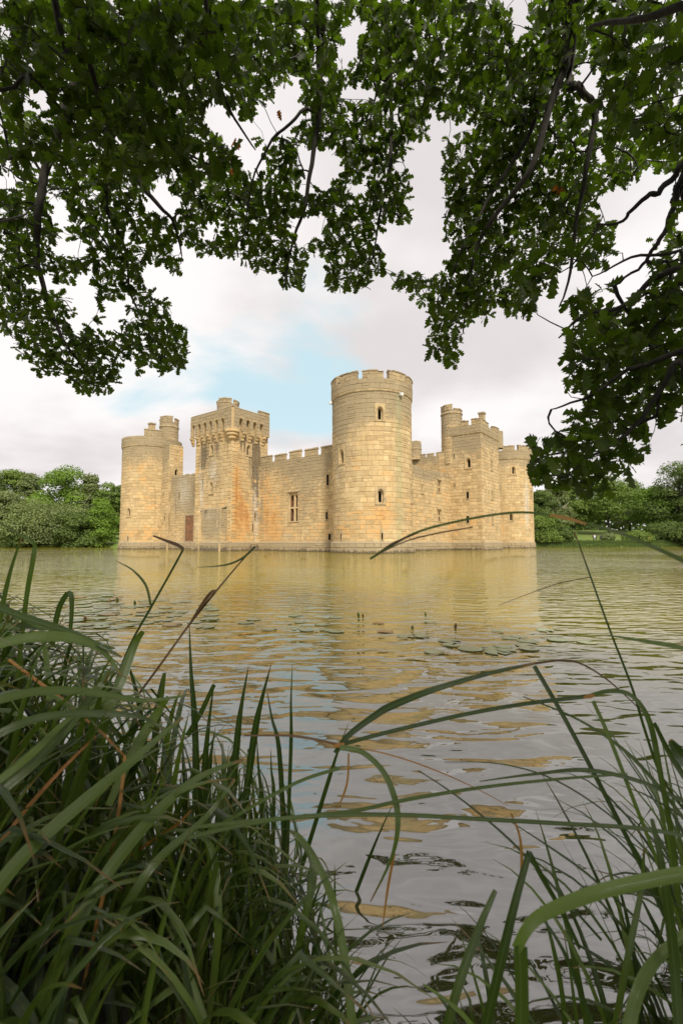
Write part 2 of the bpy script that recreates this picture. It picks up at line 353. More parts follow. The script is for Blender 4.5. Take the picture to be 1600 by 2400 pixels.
def masonry(mb, fn, u0, u1, z0, z1, ops, ch, wr, sfn, curved=False, top=None, pick=None, proud=(.020, .045)):
    z = z0
    while z < z1 - .12:
        h = random.uniform(*ch); zt = z + h
        if zt > z1 - .18: zt = z1
        for p, q in clear_intervals(u0, u1, z, zt, ops):
            u = p
            while u < q - .02:
                wd = random.uniform(*wr); e = u + wd
                if e > q - wr[0]*.6: e = q
                if top is None or zt <= top((u+e)/2) + .05:
                    # now and then a block is split in two thin courses
                    pieces = [(u, e, z, zt)] if random.random() > .10 or h < .36 else [(u, e, z, z+h*.5), (u, e, z+h*.5, zt)]
                    for (a, b, c, d) in pieces:
                        jit = .012
                        a2, b2 = a, b; c2, d2 = c+random.uniform(0, jit), d-random.uniform(0, jit)
                        pr = random.uniform(*proud)
                        if random.random() < .05: pr *= .45
                        vs, fs = stone_geo(fn, a2, b2, c2, d2, pr, curved)
                        tone = min(1, max(0, random.gauss(.5, .27)))
                        uz = uz_of(a, b, c, d, len(vs)); sg = [sfn(*x) for x in uz]
                        st = [x[0] for x in sg]; gr = [x[1] for x in sg]
                        if pick is not None:
                            ctr = np.mean(np.array(vs), 0); out_ = np.array(fn((a+b)/2, (c+d)/2, 1)) - np.array(fn((a+b)/2, (c+d)/2, 0))
                            vv = cl - ctr; ds = np.linalg.norm(vv); sco = (b-a)*(d-c)*max(0, float(out_ @ vv)/ds)/ds**2
                            pick.append((sco, fn, (a2, b2, c2, d2, pr, curved), tone, st, gr))
                        else: mb.add(vs, fs, 0, st, tone, gr)
                u = e
        z = zt
# ---- windows
def poly_ray(poly, cx, cz, ang):
    dx, dz = math.cos(ang), math.sin(ang); best = None
    for i in range(len(poly)):
        x1, z1 = poly[i]; x2, z2 = poly[(i+1) % len(poly)]
        ex, ez = x2-x1, z2-z1; den = dx*ez - dz*ex
        if abs(den) < 1e-9: continue
        tt = ((x1-cx)*ez - (z1-cz)*ex)/den; uu = ((x1-cx)*dz - (z1-cz)*dx)/den
        if tt > 0 and -1e-6 <= uu <= 1+1e-6: best = tt if best is None else max(best, tt)
    best = best or .05
    return (cx+dx*best, cz+dz*best)
def arch_poly(c, z0, w_, h, pointed=True):
    r = w_/2; sh = z0+h-w_*(.72 if pointed else .5)
    pts = [(c-r, z0), (c+r, z0), (c+r, sh)]
    for k in range(1, 6):
        f = k/6
        pts.append((c+r*(1-f**1.6), sh+(z0+h-sh)*math.sin(f*math.pi/2)))
    pts.append((c, z0+h))
    for k in range(5, 0, -1):
        f = k/6
        pts.append((c-r*(1-f**1.6), sh+(z0+h-sh)*math.sin(f*math.pi/2)))
    pts.append((c-r, sh)); return pts
def rect_poly(a, b, c, d): return [(a, c), (b, c), (b, d), (a, d)]
def rings(mb, fn, seq, c, zc, angs, st, mis):
    """seq: list of (poly, depth); mis: material per band"""
    n = len(angs); rows = []
    for poly, d in seq:
        rows.append([fn(*poly_ray(poly, c, zc, a), d) for a in angs])
    for k in range(len(rows)-1):
        vs = rows[k]+rows[k+1]; mb.add(vs, [(i, (i+1) % n, n+(i+1) % n, n+i) for i in range(n)], mis[k], st, .6)
    mb.add(rows[-1], [tuple(range(n))], mis[-1])
WST = (0.05, .45, 0.05, .1)
def window(parent, fn, c, z0, z1, w_, kind='arch', back=2, slit=None):
    """returns the opening to leave in the masonry; builds the window mesh"""
    mb = MB(); h = z1-z0; zc = z0+h*.45
    if kind == 'arch':
        a, b, cc_, d = c-w_/2-.22, c+w_/2+.22, z0-.16, z1+.26
        o1 = rect_poly(a, b, cc_, d); p1 = arch_poly(c, z0-.02, w_+.16, h+.12); p2 = arch_poly(c, z0, w_, h); sw_ = slit or w_*.5
        p3 = arch_poly(c, z0+.08, sw_, h-.18); 
        angs = sorted([2*math.pi*i/28 for i in range(28)] + [math.atan2(z-zc, x-c) % (2*math.pi) for x, z in o1+[p2[0], p2[1], (c, z1)]])
        rings(mb, fn, [(o1, 0.0), (o1, .085), (p1, .085), (p1, .02), (p2, -.02), (p2, -.24), (p3, -.26), (p3, -.9)], c, zc, angs, WST, [0, 0, 0, 0, 0, 0, 2, 2])
        mb.add([fn(a-.02, cc_-.03, .11), fn(b+.02, cc_-.03, .11), fn(b+.02, cc_+.10, .13), fn(a-.02, cc_+.10, .13), fn(a-.02, cc_+.14, .02), fn(b+.02, cc_+.14, .02), fn(a-.02, cc_-.03, 0), fn(b+.02, cc_-.03, 0)],
               [(0, 1, 2, 3), (3, 2, 5, 4), (0, 6, 7, 1), (0, 3, 4, 6), (1, 7, 5, 2)], 0, WST, .6)
    elif kind == 'slit':
        a, b, cc_, d = c-w_/2-.10, c+w_/2+.10, z0-.08, z1+.10
        o1 = rect_poly(a, b, cc_, d); p1 = rect_poly(c-w_/2, c+w_/2, z0, z1)
        angs = sorted([2*math.pi*i/12+.01 for i in range(12)] + [math.atan2(z-zc, x-c) % (2*math.pi) for x, z in o1+p1])
        rings(mb, fn, [(o1, 0.0), (o1, .075), (p1, .07), (p1, -.7)], c, zc, angs, WST, [0, 0, 2, 2])
    else:   # mullioned window of two lights with a transom
        a, b, cc_, d = c-w_/2-.12, c+w_/2+.12, z0-.10, z1+.12
        o1 = rect_poly(a, b, cc_, d); p1 = rect_poly(c-w_/2, c+w_/2, z0, z1); p2 = rect_poly(c-w_/2+.06, c+w_/2-.06, z0+.05, z1-.06)
        angs = sorted([2*math.pi*i/16+.01 for i in range(16)] + [math.atan2(z-zc, x-c) % (2*math.pi) for x, z in o1+p1+p2])
        rings(mb, fn, [(o1, 0.0), (o1, .08), (p1, .08), (p1, -.12), (p2, -.16), (p2, -.95)], c, zc, angs, WST, [0, 0, 0, 0, back, back])
        def bar(u0, u1, y0, y1, d0, d1):
            v = [fn(u, z, d_) for d_ in (d0, d1) for u, z in ((u0, y0), (u1, y0), (u1, y1), (u0, y1))]
            mb.add(v, [(0, 1, 2, 3), (4, 7, 6, 5), (0, 4, 5, 1), (1, 5, 6, 2), (2, 6, 7, 3), (3, 7, 4, 0)], 0, (0.05, .3, 0, .25), .8)
        mw = w_*.085; zt = z0+h*.48
        bar(c-mw, c+mw, z0+.03, z1-.05, -.36, -.17); bar(c-w_/2+.04, c-mw, zt-.09, zt+.09, -.35, -.19); bar(c+mw, c+w_/2-.04, zt-.09, zt+.09, -.35, -.19)
        # cusped heads: spandrels in the upper corners of each light
        for l0, l1 in ((c-w_/2+.05, c-mw), (c+mw, c+w_/2-.05)):
            lw = l1-l0; hh = lw*.75; zt2 = z1-.055
            for sgn, e in ((1, l0), (-1, l1)):
                pts = [(e, zt2-hh)] + [(e+sgn*lw*.5*math.sin(k*math.pi/10)**1.4, zt2-hh+hh*.92*(k/5)) for k in range(1, 6)] + [(e, zt2)]
                v = [fn(u, z, -.20) for u, z in pts] + [fn(u, z, -.34) for u, z in pts]; n = len(pts)
                mb.add(v, [tuple(range(n)), tuple(range(2*n-1, n-1, -1))] + [(i, (i+1) % n, n+(i+1) % n, n+i) for i in range(n)], 0, (0.05, .3, 0, .25), .8)
        mb.add([fn(a-.08, d, .08), fn(b+.08, d, .08), fn(b+.08, d, .20), fn(a-.08, d, .20), fn(a-.08, d+.14, .05), fn(b+.08, d+.14, .05)], [(0, 1, 2, 3), (3, 2, 5, 4), (0, 3, 4), (1, 5, 2)], 0, WST, .5)
    mb.build('window', parent)
    return (a, b, cc_, d)
def moulding(parent, fn, u0, u1, z, n, prof=((0, -.16), (.13, -.07), (.15, .03), (.06, .14), (0, .16)), st=(0.05, .55, .12, .05), name='string_course'):
    mb = MB(); k = len(prof)
    for i in range(n):
        a, b = u0+(u1-u0)*i/n+.008, u0+(u1-u0)*(i+1)/n-.008; dj = random.uniform(-.012, .012)
        v = [fn(u, z+pz+dj, pd) for u in (a, b) for pd, pz in prof]
        mb.add(v, [(j, j+1, k+j+1, k+j) for j in range(k-1)] + [tuple(range(k)), tuple(range(2*k-1, k-1, -1))], 0, st, random.random())
    return mb.build(name, parent)
def merlon(parent, fn, u0, u1, z0, z1, thick, n=3, name='merlon', ruin=0.16):
    """upstanding block of the battlement: coursed stones and a weathered coping"""
    mb = MB(); st0 = (0.03, .62, .03, .12); cop = .26
    zc = z1 - cop - random.uniform(0, ruin)
    fnb = lambda u, z, d: fn(u0+u1-u, z, -thick-d)
    for f_ in (fn, fnb):
        core(mb, f_, u0, u1, z0, zc, [], n)
        masonry(mb, f_, u0, u1, z0, zc, [], (.36, .46), (.55, 1.0), lambda u, z: (st0, 0.), proud=(.02, .045))
    for u, s_ in ((u0, -1), (u1, 1)):
        mb.add([fn(u, z0, 0), fn(u, z0, -thick), fn(u, zc, -thick), fn(u, zc, 0)], [(0, 1, 2, 3)], 0, st0, .5)
    e = .05
    for i in range(n):
        a, b = u0+(u1-u0)*i/n, u0+(u1-u0)*(i+1)/n
        if i == 0: a -= e
        if i == n-1: b += e
        dz = random.uniform(-.05, .03) - (random.uniform(.05, .16) if random.random() < .2 else 0); z_ = zc
        v = [fn(u, zz_, d) for u in (a+.01, b-.01) for d, zz_ in ((.09, z_), (.10, z_+.09+dz), (-thick*.42, z_+cop+dz), (-thick*.62, z_+cop+dz), (-thick-.10, z_+.09+dz), (-thick-.09, z_))]
        mb.add(v, [(0, 1, 7, 6), (1, 2, 8, 7), (2, 3, 9, 8), (3, 4, 10, 9), (4, 5, 11, 10), (5, 0, 6, 11), (0, 5, 4, 3, 2, 1), (6, 7, 8, 9, 10, 11)], 0, (0.0, .85, .10, .12), random.random())
    return mb.build(name, parent)
def plinth(parent, fn, u0, u1, ztop, curved, blobs=()):
    mb = MB()
    f2 = lambda u, z, d: fn(u, z, d + .16 + .05*(1-z))
    sf = stains([('d', 0, -.02, 999, .40, .85), ('w', 0, .8, 999, .5, .35)] + list(blobs), low=.05, grey=.75)
    core(mb, f2, u0, u1, -1.5, ztop, [], max(2, int((u1-u0)/.7)))
    masonry(mb, f2, u0, u1, -.45, ztop, [], (.40, .55), (.6, 1.3), sf, curved, proud=(.03, .10))
    n = max(2, int((u1-u0)/.8))
    for i in range(n):   # sloping weathered top
        a, b = u0+(u1-u0)*i/n, u0+(u1-u0)*(i+1)/n
        v = [f2(a, ztop, .05), f2(b, ztop, .05), fn(b, ztop+.22, .03), fn(a, ztop+.22, .03)]
        mb.add(v, [(0, 1, 2, 3)], 0, [sf(a, ztop)[0]]*4, random.random())
    for u in (u0, u1): mb.add([f2(u, -1.5, 0), fn(u, -1.5, -.1), fn(u, ztop+.2, -.1), f2(u, ztop, .05)], [(0, 1, 2, 3)], 1)
    return mb.build('plinth', parent)
def cap(mb, pts, z, mi=1): mb.add([(t, s, z) for s, t in pts], [tuple(range(len(pts)))], mi)

def corner_tower(name, s0, t0, r, wins, mer, sfn, a_mid=-124, span=115, mz=(18.05, 19.16), ch=(.44, .58), wr=(.55, 1.25), pick=None, label=None, ztop=None, blobs=()):
    fn = drum(s0, t0, r); fp = drum(s0, t0, r+.13); mb = MB(); sm = MB()
    tw = empty(name, parent=castle)
    D = math.pi/180*r; ua, ub = (a_mid-span)*D, (a_mid+span)*D
    ops = []
    for (ang, z0, z1, w_, k) in wins: ops.append(window(tw, fn, ang*D, z0, z1, w_, k))
    core(mb, fn, ua, ub, -1.5, 16.8, ops, 44); core(mb, fn, ub, ua+360*D, -1.5, 16.8, [], 16)
    ztop = ztop or mz[0]
    Dp = math.pi/180*(r+.13); n = 60
    core(mb, fp, 0, 360*Dp, 16.75, ztop, [], n)
    fi = drum(s0, t0, r+.13-.55)     # inner face of the parapet, walk and roof
    for i in range(n):
        a, b = 2*math.pi*i/n, 2*math.pi*(i+1)/n
        P = lambda rr, g, z: (t0+rr*math.sin(g), s0+rr*math.cos(g), z)
        mb.add([P(r-.42, a, 17.0), P(r-.42, b, 17.0), P(r-.42, b, ztop), P(r-.42, a, ztop), P(r+.13, b, ztop), P(r+.13, a, ztop), (t0, s0, 17.0)], [(0, 1, 2, 3), (3, 2, 4, 5), (0, 6, 1)], 0, (0, .6, .05, .1), .4)
    wall = mb.build('core_wall', tw)
    masonry(sm, fn, ua, ub, 1.0, 16.8, ops, ch, wr, sfn, True, pick=pick)
    up0, up1 = (a_mid-span)*Dp, (a_mid+span)*Dp
    masonry(sm, fp, up0, up1, 16.95, ztop, [], (.45, .58), (.7, 1.2), stains([], top=17, toprange=1, low=.06, grey=.25), True)
    if pick is not None:
        pick.sort(key=lambda x: -x[0])
        for i, (sco, f_, (a, b, c, d, pr, cv), tone, st, gr) in enumerate(pick):
            if i < 300:
                o = MB(); vs_, fs = stone_geo(f_, a, b, c, d, pr, cv, True); o.add(vs_, fs, 0, st, tone, gr); o.build('stone', tw, [STONE])
            else:
                vs_, fs = stone_geo(f_, a, b, c, d, pr, cv); sm.add(vs_, fs, 0, st, tone, gr)
    tag(sm.build('stonework', tw), kind='stuff')
    moulding(tw, fn, ua, ub, 16.85, 46)
    plinth(tw, fn, ua, ub, 1.0, True, blobs)
    for c_, hw in mer: merlon(tw, fp, (c_-hw)*Dp, (c_+hw)*Dp, mz[0], mz[1], .55, 4)
    return tw
def round_turret(parent, name, s0, t0, r, z0, z1, mer, ringz, mtop, a_mid=-124, part=True):
    fn = drum(s0, t0, r); mb = MB(); sm = MB(); D = math.pi/180*r
    core(mb, fn, 0, 360*D, z0, z1, [], 24)
    mb.add([(t0+r*math.sin(2*math.pi*i/24), s0+r*math.cos(2*math.pi*i/24), z1) for i in range(24)], [tuple(range(24))], 0, (0, .6, 0, .1), .4)
    masonry(mb, fn, (a_mid-130)*D, (a_mid+130)*D, z0, z1, [], (.40, .52), (.45, .8), stains([], top=z1, toprange=5, low=.15, grey=.35), True)
    tw = mb.build(name, parent)
    if part:
        if ringz: moulding(tw, fn, 0, 360*D, ringz, 20)
        for c_, hw, mt in mer: merlon(tw, drum(s0, t0, r+.05), (c_-hw)*math.pi/180*(r+.05), (c_+hw)*math.pi/180*(r+.05), z1, mt, .32, 2)
    return tw

# ---- south-east drum, the nearest
PICK = []
D44 = math.pi/180*4.4
se_st = stains([('n', -163*D44, 9, .62, 30, .95), ('o', -128*D44, 3.4, 3.2, 2.0, .42), ('o', -150*D44, 4.2, 1.6, 1.2, .3), ('o', -118*D44, 11.5, 1.6, .9, .22),
                ('g', -75*D44, 12, 2.2, 8, .50), ('w', -68*D44, 8, .55, 6, .55), ('d', -66*D44, 9, .5, 6, .35), ('g', -120*D44, 15.5, 6, 2.0, .35)], top=17, toprange=5, low=.16, grey=.12)
se = corner_tower('corner_tower', 0, 0, 4.4, [(-134.3, 13.69, 15.0, .62, 'arch'), (-134.3, 5.1, 6.45, .64, 'arch'), (-76.9, 9.45, 10.85, .6, 'arch'), (161.0-360, 5.45, 6.6, .6, 'arch'),
                  (-136, 1.36, 2.06, .16, 'slit'), (-76.4, 1.37, 2.02, .14, 'slit')],
                  [(-124.8+36*k, 13.9) for k in range(10)], se_st, pick=PICK)
def floodlight(parent, fn, u, z):
    mb = MB(); v = [fn(u+a, z+b, d) for d in (.12, .42) for a, b in ((-.16, -.14), (.16, -.14), (.16, .14), (-.16, .14))]
    mb.add(v, [(0, 1, 2, 3), (4, 7, 6, 5), (0, 4, 5, 1), (1, 5, 6, 2), (2, 6, 7, 3), (3, 7, 4, 0)])
    v = [fn(u+a, z+b, d) for d in (0, .12) for a, b in ((-.05, -.05), (.05, -.05), (.05, .05), (-.05, .05))]
    mb.add(v, [(0, 1, 2, 3), (4, 7, 6, 5), (0, 4, 5, 1), (1, 5, 6, 2), (2, 6, 7, 3), (3, 7, 4, 0)])
    mb.build('floodlight', parent, [WHITEBOX])
floodlight(se, drum(0, 0, 4.4), -164.9*D44, 16.6); floodlight(se, drum(0, 0, 4.4), -46*D44, 16.6)
# ---- south-west drum with its stair turret
D46 = math.pi/180*4.65
sw_st = stains([('o', -135*D46, 12.5, 1.6, 2.5, .5), ('o', -115*D46, 2.5, 3.0, 1.2, .35), ('o', -140*D46, 2.6, 1.5, 1.0, .4), ('g', -110*D46, 15, 5, 3, .35), ('n', -125*D46, 5, 4, 1.2, .25)], top=17.5, toprange=4, low=.18, grey=.12)
sw = corner_tower('corner_tower', 45, 0, 4.65, [(-105.5, 5.3, 6.55, .62, 'arch'), (-106, 1.42, 2.05, .14, 'slit')], [(-150, 16)], sw_st, a_mid=-118, mz=(18.35, 19.6), ztop=18.35, ch=(.42, .54), wr=(.6, 1.2))
# ---- north-east drum
ne_st = stains([('w', -153*math.pi/180*4.7, 8, .75, 7, .9), ('d', -153*math.pi/180*4.7, 9, .7, 7, .3), ('d', -145*math.pi/180*4.7, .8, 1.5, .4, .6)], top=17, toprange=4, low=.12, grey=.15)
ne = corner_tower('corner_tower', 0, 48.5, 4.7, [(-121.4, 13.85, 15.2, .62, 'arch'), (-113.5, 5.1, 6.4, .6, 'arch'), (-172, 9.5, 10.85, .6, 'arch')], [(-147.2+36*k, 13.6) for k in range(10)], ne_st, a_mid=-135, mz=(18.4, 19.45), ch=(.45, .58), wr=(.65, 1.2))

def block_walls(mb, s0, s1, t0, t1, z0, z1):
    """the two hidden sides and the roof of a rectangular tower"""
    mb.add([(t0, s1, z0), (t1, s1, z0), (t1, s1, z1), (t0, s1, z1)], [(0, 1, 2, 3)], 1)
    mb.add([(t1, s0, z0), (t1, s1, z0), (t1, s1, z1), (t1, s0, z1)], [(0, 1, 2, 3)], 1)
    mb.add([(t0, s0, z1-.02), (t1, s0, z1-.02), (t1, s1, z1-.02), (t0, s1, z1-.02)], [(0, 1, 2, 3)], 0, (0, .6, 0, .1), .4)

# ---- postern tower, with machicolations
PS0, PS1, PT0, PT1 = 17.7, 25.2, -5.2, 1.0
pt = empty('postern_tower', parent=castle)
fS = flat(PS0, PT0, 1, 0, 0, -1)            # south face, u = s - PS0
fE = flat(PS0, PT0, 0, 1, -1, 0)            # east face, u = t - PT0
fW = flat(PS1, PT0, 0, 1, 1, 0)
ZC = 15.35                                   # underside of the overhanging parapet
oS = [window(pt, fS, 4.0, 12.65, 13.85, .6, 'arch', slit=.36), window(pt, fS, 4.0, 7.55, 8.95, .6, 'arch', slit=.36)]
oE = [window(pt, fE, 2.77, 12.5, 13.8, .6, 'arch', slit=.3), window(pt, fE, 4.0, 4.2, 5.0, .14, 'slit'), window(pt, fE, 3.6, 2.6, 3.5, .14, 'slit')]
mb = MB(); core(mb, fS, 0, 7.5, -1.5, 18.2, oS, 8); core(mb, fE, 0, 6.2, -1.5, 18.2, oE, 6); core(mb, fW, 0, 6.2, -1.5, 18.2, [], 6)
block_walls(mb, PS0, PS1, PT0, PT1, -1.5, 17.4); mb.build('core_wall', pt)
sS = stains([('w', 6.1, 9, .55, 5.5, 1.0), ('d', 6.1, 10, .55, 4, .45), ('w', 3.6, 10, 1.2, 3, .75), ('d', 5.7, 12.8, 1.0, 2.4, .62), ('d', 3.2, 13.6, 2.5, 1.7, .62), ('d', 4.6, 10, .5, 3, .35), ('g', 3.8, 11, 2.5, 4, .4), ('o', 7.2, 9, .5, 6, .25), ('o', .5, 2.5, .8, 1.6, .45), ('o', .3, 14, .3, 1, .4)], low=.1, grey=.2)
sE = stains([('o', .55, 9, .5, 7, .55), ('o', 1.8, 3.6, 1.7, 3.0, .80), ('o', 1.1, 8.5, .9, 3.5, .68), ('o', 2.3, 5.2, .6, 1.6, .55), ('w', 4.1, 8.5, .65, 3.8, 1.1), ('d', 4.1, 10, .65, 3.4, 1.0), ('d', 4.1, 4, .55, 4, .55), ('w', 4.1, 3.6, .55, 3, .95),
             ('d', 4.0, 13.2, 1.0, 2.2, 1.0), ('d', 1.8, 14.2, 1.6, 1.5, .8), ('w', 2.4, 12.4, .9, 1.2, .5), ('g', 3.0, 11, 1.5, 3, .4)], low=.2, grey=.1)
sm = MB()
masonry(sm, fS, 0, 7.5, 1.0, ZC, oS, (.40, .52), (.55, 1.1), sS); masonry(sm, fE, 0, 6.2, 1.0, ZC+.6, oE, (.42, .54), (.55, 1.1), sE); masonry(sm, fW, 0, 6.2, 1., ZC, [], (.40, .52), (.55, 1.1), stains([]))
tag(sm.build('stonework', pt), kind='stuff')
plinth(pt, fS, -.2, 7.7, 1.0, False); plinth(pt, fE, -.2, 5.2, 1.0, False, [('d', 4, .6, 2.0, .6, .5)]); plinth(pt, fW, -.2, 5.2, 1.0, False)
OV = .52
def parapet_arches(fn, u0, u1, bays, z0, z1, label, sf):
    """overhanging parapet wall; bays = list of (centre, width) of the arched openings cut up from its foot"""
    mb = MB(); T = .38
    fo = lambda u, z, d: fn(u, z, d+OV)
    edges = [u0]
    ops_ = []
    for c, w_ in bays:
        ztop_ = 17.0; sh = ztop_-w_*.55
        ops_.append((c-w_/2, c+w_/2, z0, ztop_))
        # arch ring: fill between the square opening and the round head, front and soffit
        pts = [(c-w_/2*math.cos(k*math.pi/10), sh+w_*.55*math.sin(k*math.pi/10)) for k in range(11)]
        for sd in (0, 1):
            P = pts[:6] if sd == 0 else pts[5:]
            corner = (c-w_/2, ztop_) if sd == 0 else (c+w_/2, ztop_)
            pg = P + [corner]
            if sd == 0: pg = P + [(c, ztop_), corner]
            else: pg = P + [corner, (c, ztop_)]
            mb.add([fo(u, z, .045) for u, z in pg], [tuple(range(len(pg)))], 0, (0.05, .5, .02, .1), .5)
        v = [fo(u, z, .045) for u, z in [(c-w_/2, z0)]+pts+[(c+w_/2, z0)]] + [fo(u, z, -T) for u, z in [(c-w_/2, z0)]+pts+[(c+w_/2, z0)]]
        n = len(pts)+2
        mb.add(v, [(i, i+1, n+i+1, n+i) for i in range(n-1)], 0, (0.05, .4, .15, .1), .4)
    core(mb, fo, u0, u1, z0, z1, ops_, 8)
    core(mb, lambda u, z, d: fo(u, z, d-T), u0, u1, z0, z1, ops_, 8)
    masonry(mb, fo, u0, u1, z0, z1, ops_, (.42, .50), (.5, .95), sf)
    mb.add([fo(u0, z1, .05), fo(u1, z1, .05), fo(u1, z1+.16, -.16), fo(u0, z1+.16, -.16), fo(u1, z1, -T-.02), fo(u0, z1, -T-.02)], [(0, 1, 2, 3), (3, 2, 4, 5)], 0, (0, .8, .08, .1), .4)
    mb.add([fo(u0, z0, .04), fo(u0, z0, -T), fo(u0, z1, -T), fo(u0, z1, .04)], [(0, 1, 2, 3)], 0); mb.add([fo(u1, z0, .04), fo(u1, z0, -T), fo(u1, z1, -T), fo(u1, z1, .04)], [(0, 1, 2, 3)], 0)
    # piers' undersides
    xs = [u0] + [x for c, w_ in bays for x in (c-w_/2, c+w_/2)] + [u1]
    for i in range(0, len(xs), 2): mb.add([fo(xs[i], z0, .04), fo(xs[i+1], z0, .04), fo(xs[i+1], z0, -T), fo(xs[i], z0, -T)], [(0, 1, 2, 3)], 0)
    # walk roof behind the openings
    mb.add([fn(u0, 17.25, 0), fn(u1, 17.25, 0), fn(u1, 17.25, OV-T), fn(u0, 17.25, OV-T)], [(0, 1, 2, 3)], 0)
    mb.build('parapet', pt)
def corbel(fn, c, w_, z1, depth):
    """three rounded steps carrying the parapet"""
    mb = MB(); n = 3
    for k in range(n):
        zt, zb = z1 - k*.40, z1 - (k+1)*.40 + .02; d1 = depth*(1-k/ n) + .04
        pr = [(0, zb), (d1-.16, zb), (d1-.04, zb+.06), (d1, zb+.17), (d1-.01, zt-.06), (d1-.03, zt), (0, zt)]
        m_ = len(pr); v = [fn(c-w_/2, z, d) for d, z in pr] + [fn(c+w_/2, z, d) for d, z in pr]
        mb.add(v, [tuple(range(m_)), tuple(range(2*m_-1, m_-1, -1))] + [(i, i+1, m_+i+1, m_+i) for i in range(m_-1)], 0, (0.15, .35, .18, .3), random.random())
    mb.build('corbel', pt)
bS = [(.72+.10 + 1.22*k + .45, .66) for k in range(6)]
parapet_arches(fS, -OV, 7.5+OV, bS, ZC, 18.15, 'S', stains([('o', 0, 16, .7, .8, .1)], top=16.5, toprange=1.5, low=.05, grey=.35))
bE = [(.55+.45 + 1.18*k, .64) for k in range(4)]
parapet_arches(fE, -OV+.4, 5.95, bE, ZC, 18.15, 'E', stains([('d', 3, 15.8, 2.2, .5, .3)], top=16.5, toprange=1.5, low=.05, grey=.35))
for k in range(7): corbel(fS, .72+.10+.45-.61+1.22*k if k else .35, .46, ZC, OV)
for k in range(5): corbel(fE, 1.0-.59+1.18*k if k else .30, .46, ZC, OV)
# the big round corbel under the corner, and its bands
for nm, rr, za, zb in (('corner_corbel', .95, 15.0, 15.35), ('corner_corbel', .78, 14.62, 14.97), ('corner_corbel', .55, 14.2, 14.6)):
    mb = MB(); n = 18
    prof = [(rr-.18, za), (rr, za+.10), (rr, zb-.07), (rr-.05, zb)]
    v = [(PT0+.12+r2*math.sin(2*math.pi*i/n), PS0+.12+r2*math.cos(2*math.pi*i/n), z) for r2, z in prof for i in range(n)]
    mb.add(v, [(k*n+i, k*n+(i+1) % n, (k+1)*n+(i+1) % n, (k+1)*n+i) for k in range(3) for i in range(n)] + [tuple(range(n)), tuple(range(3*n, 4*n))], 0, (0.45, .2, .02, .1), .6); mb.build(nm, pt)
merlon(pt, lambda u, z, d: fE(u, z, d+OV), 4.3, 5.95, 18.15, 18.95, .5, 2)
# corner pilaster of the east side
mb = MB(); masonry(mb, lambda u, z, d: fE(u, z, d+.05), 0, .9, 1.0, 14.2, [], (.42, .55), (.88, .95), sE); mb.build('corner_pilaster', pt)
tr = round_turret(pt, 'stair_turret', 22.2, -2.3, 1.45, 17.2, 20.0, [(-124, 36, 21.0), (-42, 26, 20.7), (154, 26, 20.75)], None, 21)
# porch ruin at the foot
pr = empty('porch', parent=pt); PF = flat(18.4, PT0-1.0, 1, 0, 0, -1); mb = MB()
core(mb, PF, 0, 4.5, -1.5, 5.3, [], 5); fp_ = flat(18.4, PT0-1.0, 0, 1, -1, 0); core(mb, fp_, 0, 1, -1.5, 5.3, [], 1); core(mb, flat(22.9, PT0-1, 0, 1, 1, 0), 0, 1, -1.5, 5.3, [], 1)
mb.add([(PT0-1, 18.4, 5.3), (PT0-1, 22.9, 5.3), (PT0, 22.9, 5.6), (PT0, 18.4, 5.6)], [(0, 1, 2, 3)], 0, (0, .8, .1, .2), .4); mb.build('core_wall', pr)
sP = stains([('d', 2.5, 5.2, 3, .6, .55), ('w', 2.5, 4.5, 3, 1.2, .5), ('g', 2.5, 4, 3, 2.0, .8)], low=.1, grey=.3); sm = MB()
masonry(sm, PF, 0, 4.5, 1.0, 5.3, [(.55, .7, 3.1, 3.5)], (.42, .55), (.6, 1.2), sP); masonry(sm, fp_, 0, 1, 1.0, 5.3, [], (.42, .55), (.48, .6), sP); tag(sm.build('stonework', pr), kind='stuff')
plinth(pr, PF, 0, 4.5, 1.0, False, [('d', 2.5, .3, 3, .5, .5)]); plinth(pr, fp_, -.15, 1.0, 1.0, False, [('d', .5, .3, 3, .5, .5)])
mb = MB(); fb = flat(22.25, PT0-1.35, 1, 0, 0, -1); fb2 = flat(22.25, PT0-1.35, 0, 1, -1, 0)
pale = stains([('d', 0, -.05, 99, .5, .9), ('g', 0, .6, 99, .6, .6), ('w', 0, 3.5, 99, 2.2, .45)], low=.0, grey=.1)
for f_, ln in ((fb, .7), (fb2, .4)): core(mb, f_, 0, ln, -1.5, 5.0, [], 1); masonry(mb, f_, 0, ln, -.3, 5.0, [], (.42, .6), (.7, .9), pale)
mb.add([(PT0-1.35, 22.25, 5.0), (PT0-1.35, 22.95, 5.0), (PT0-1, 22.95, 5.25), (PT0-1, 22.25, 5.25)], [(0, 1, 2, 3)], 0, (0, .3, 0, .4), .7); mb.build('buttress', pr)

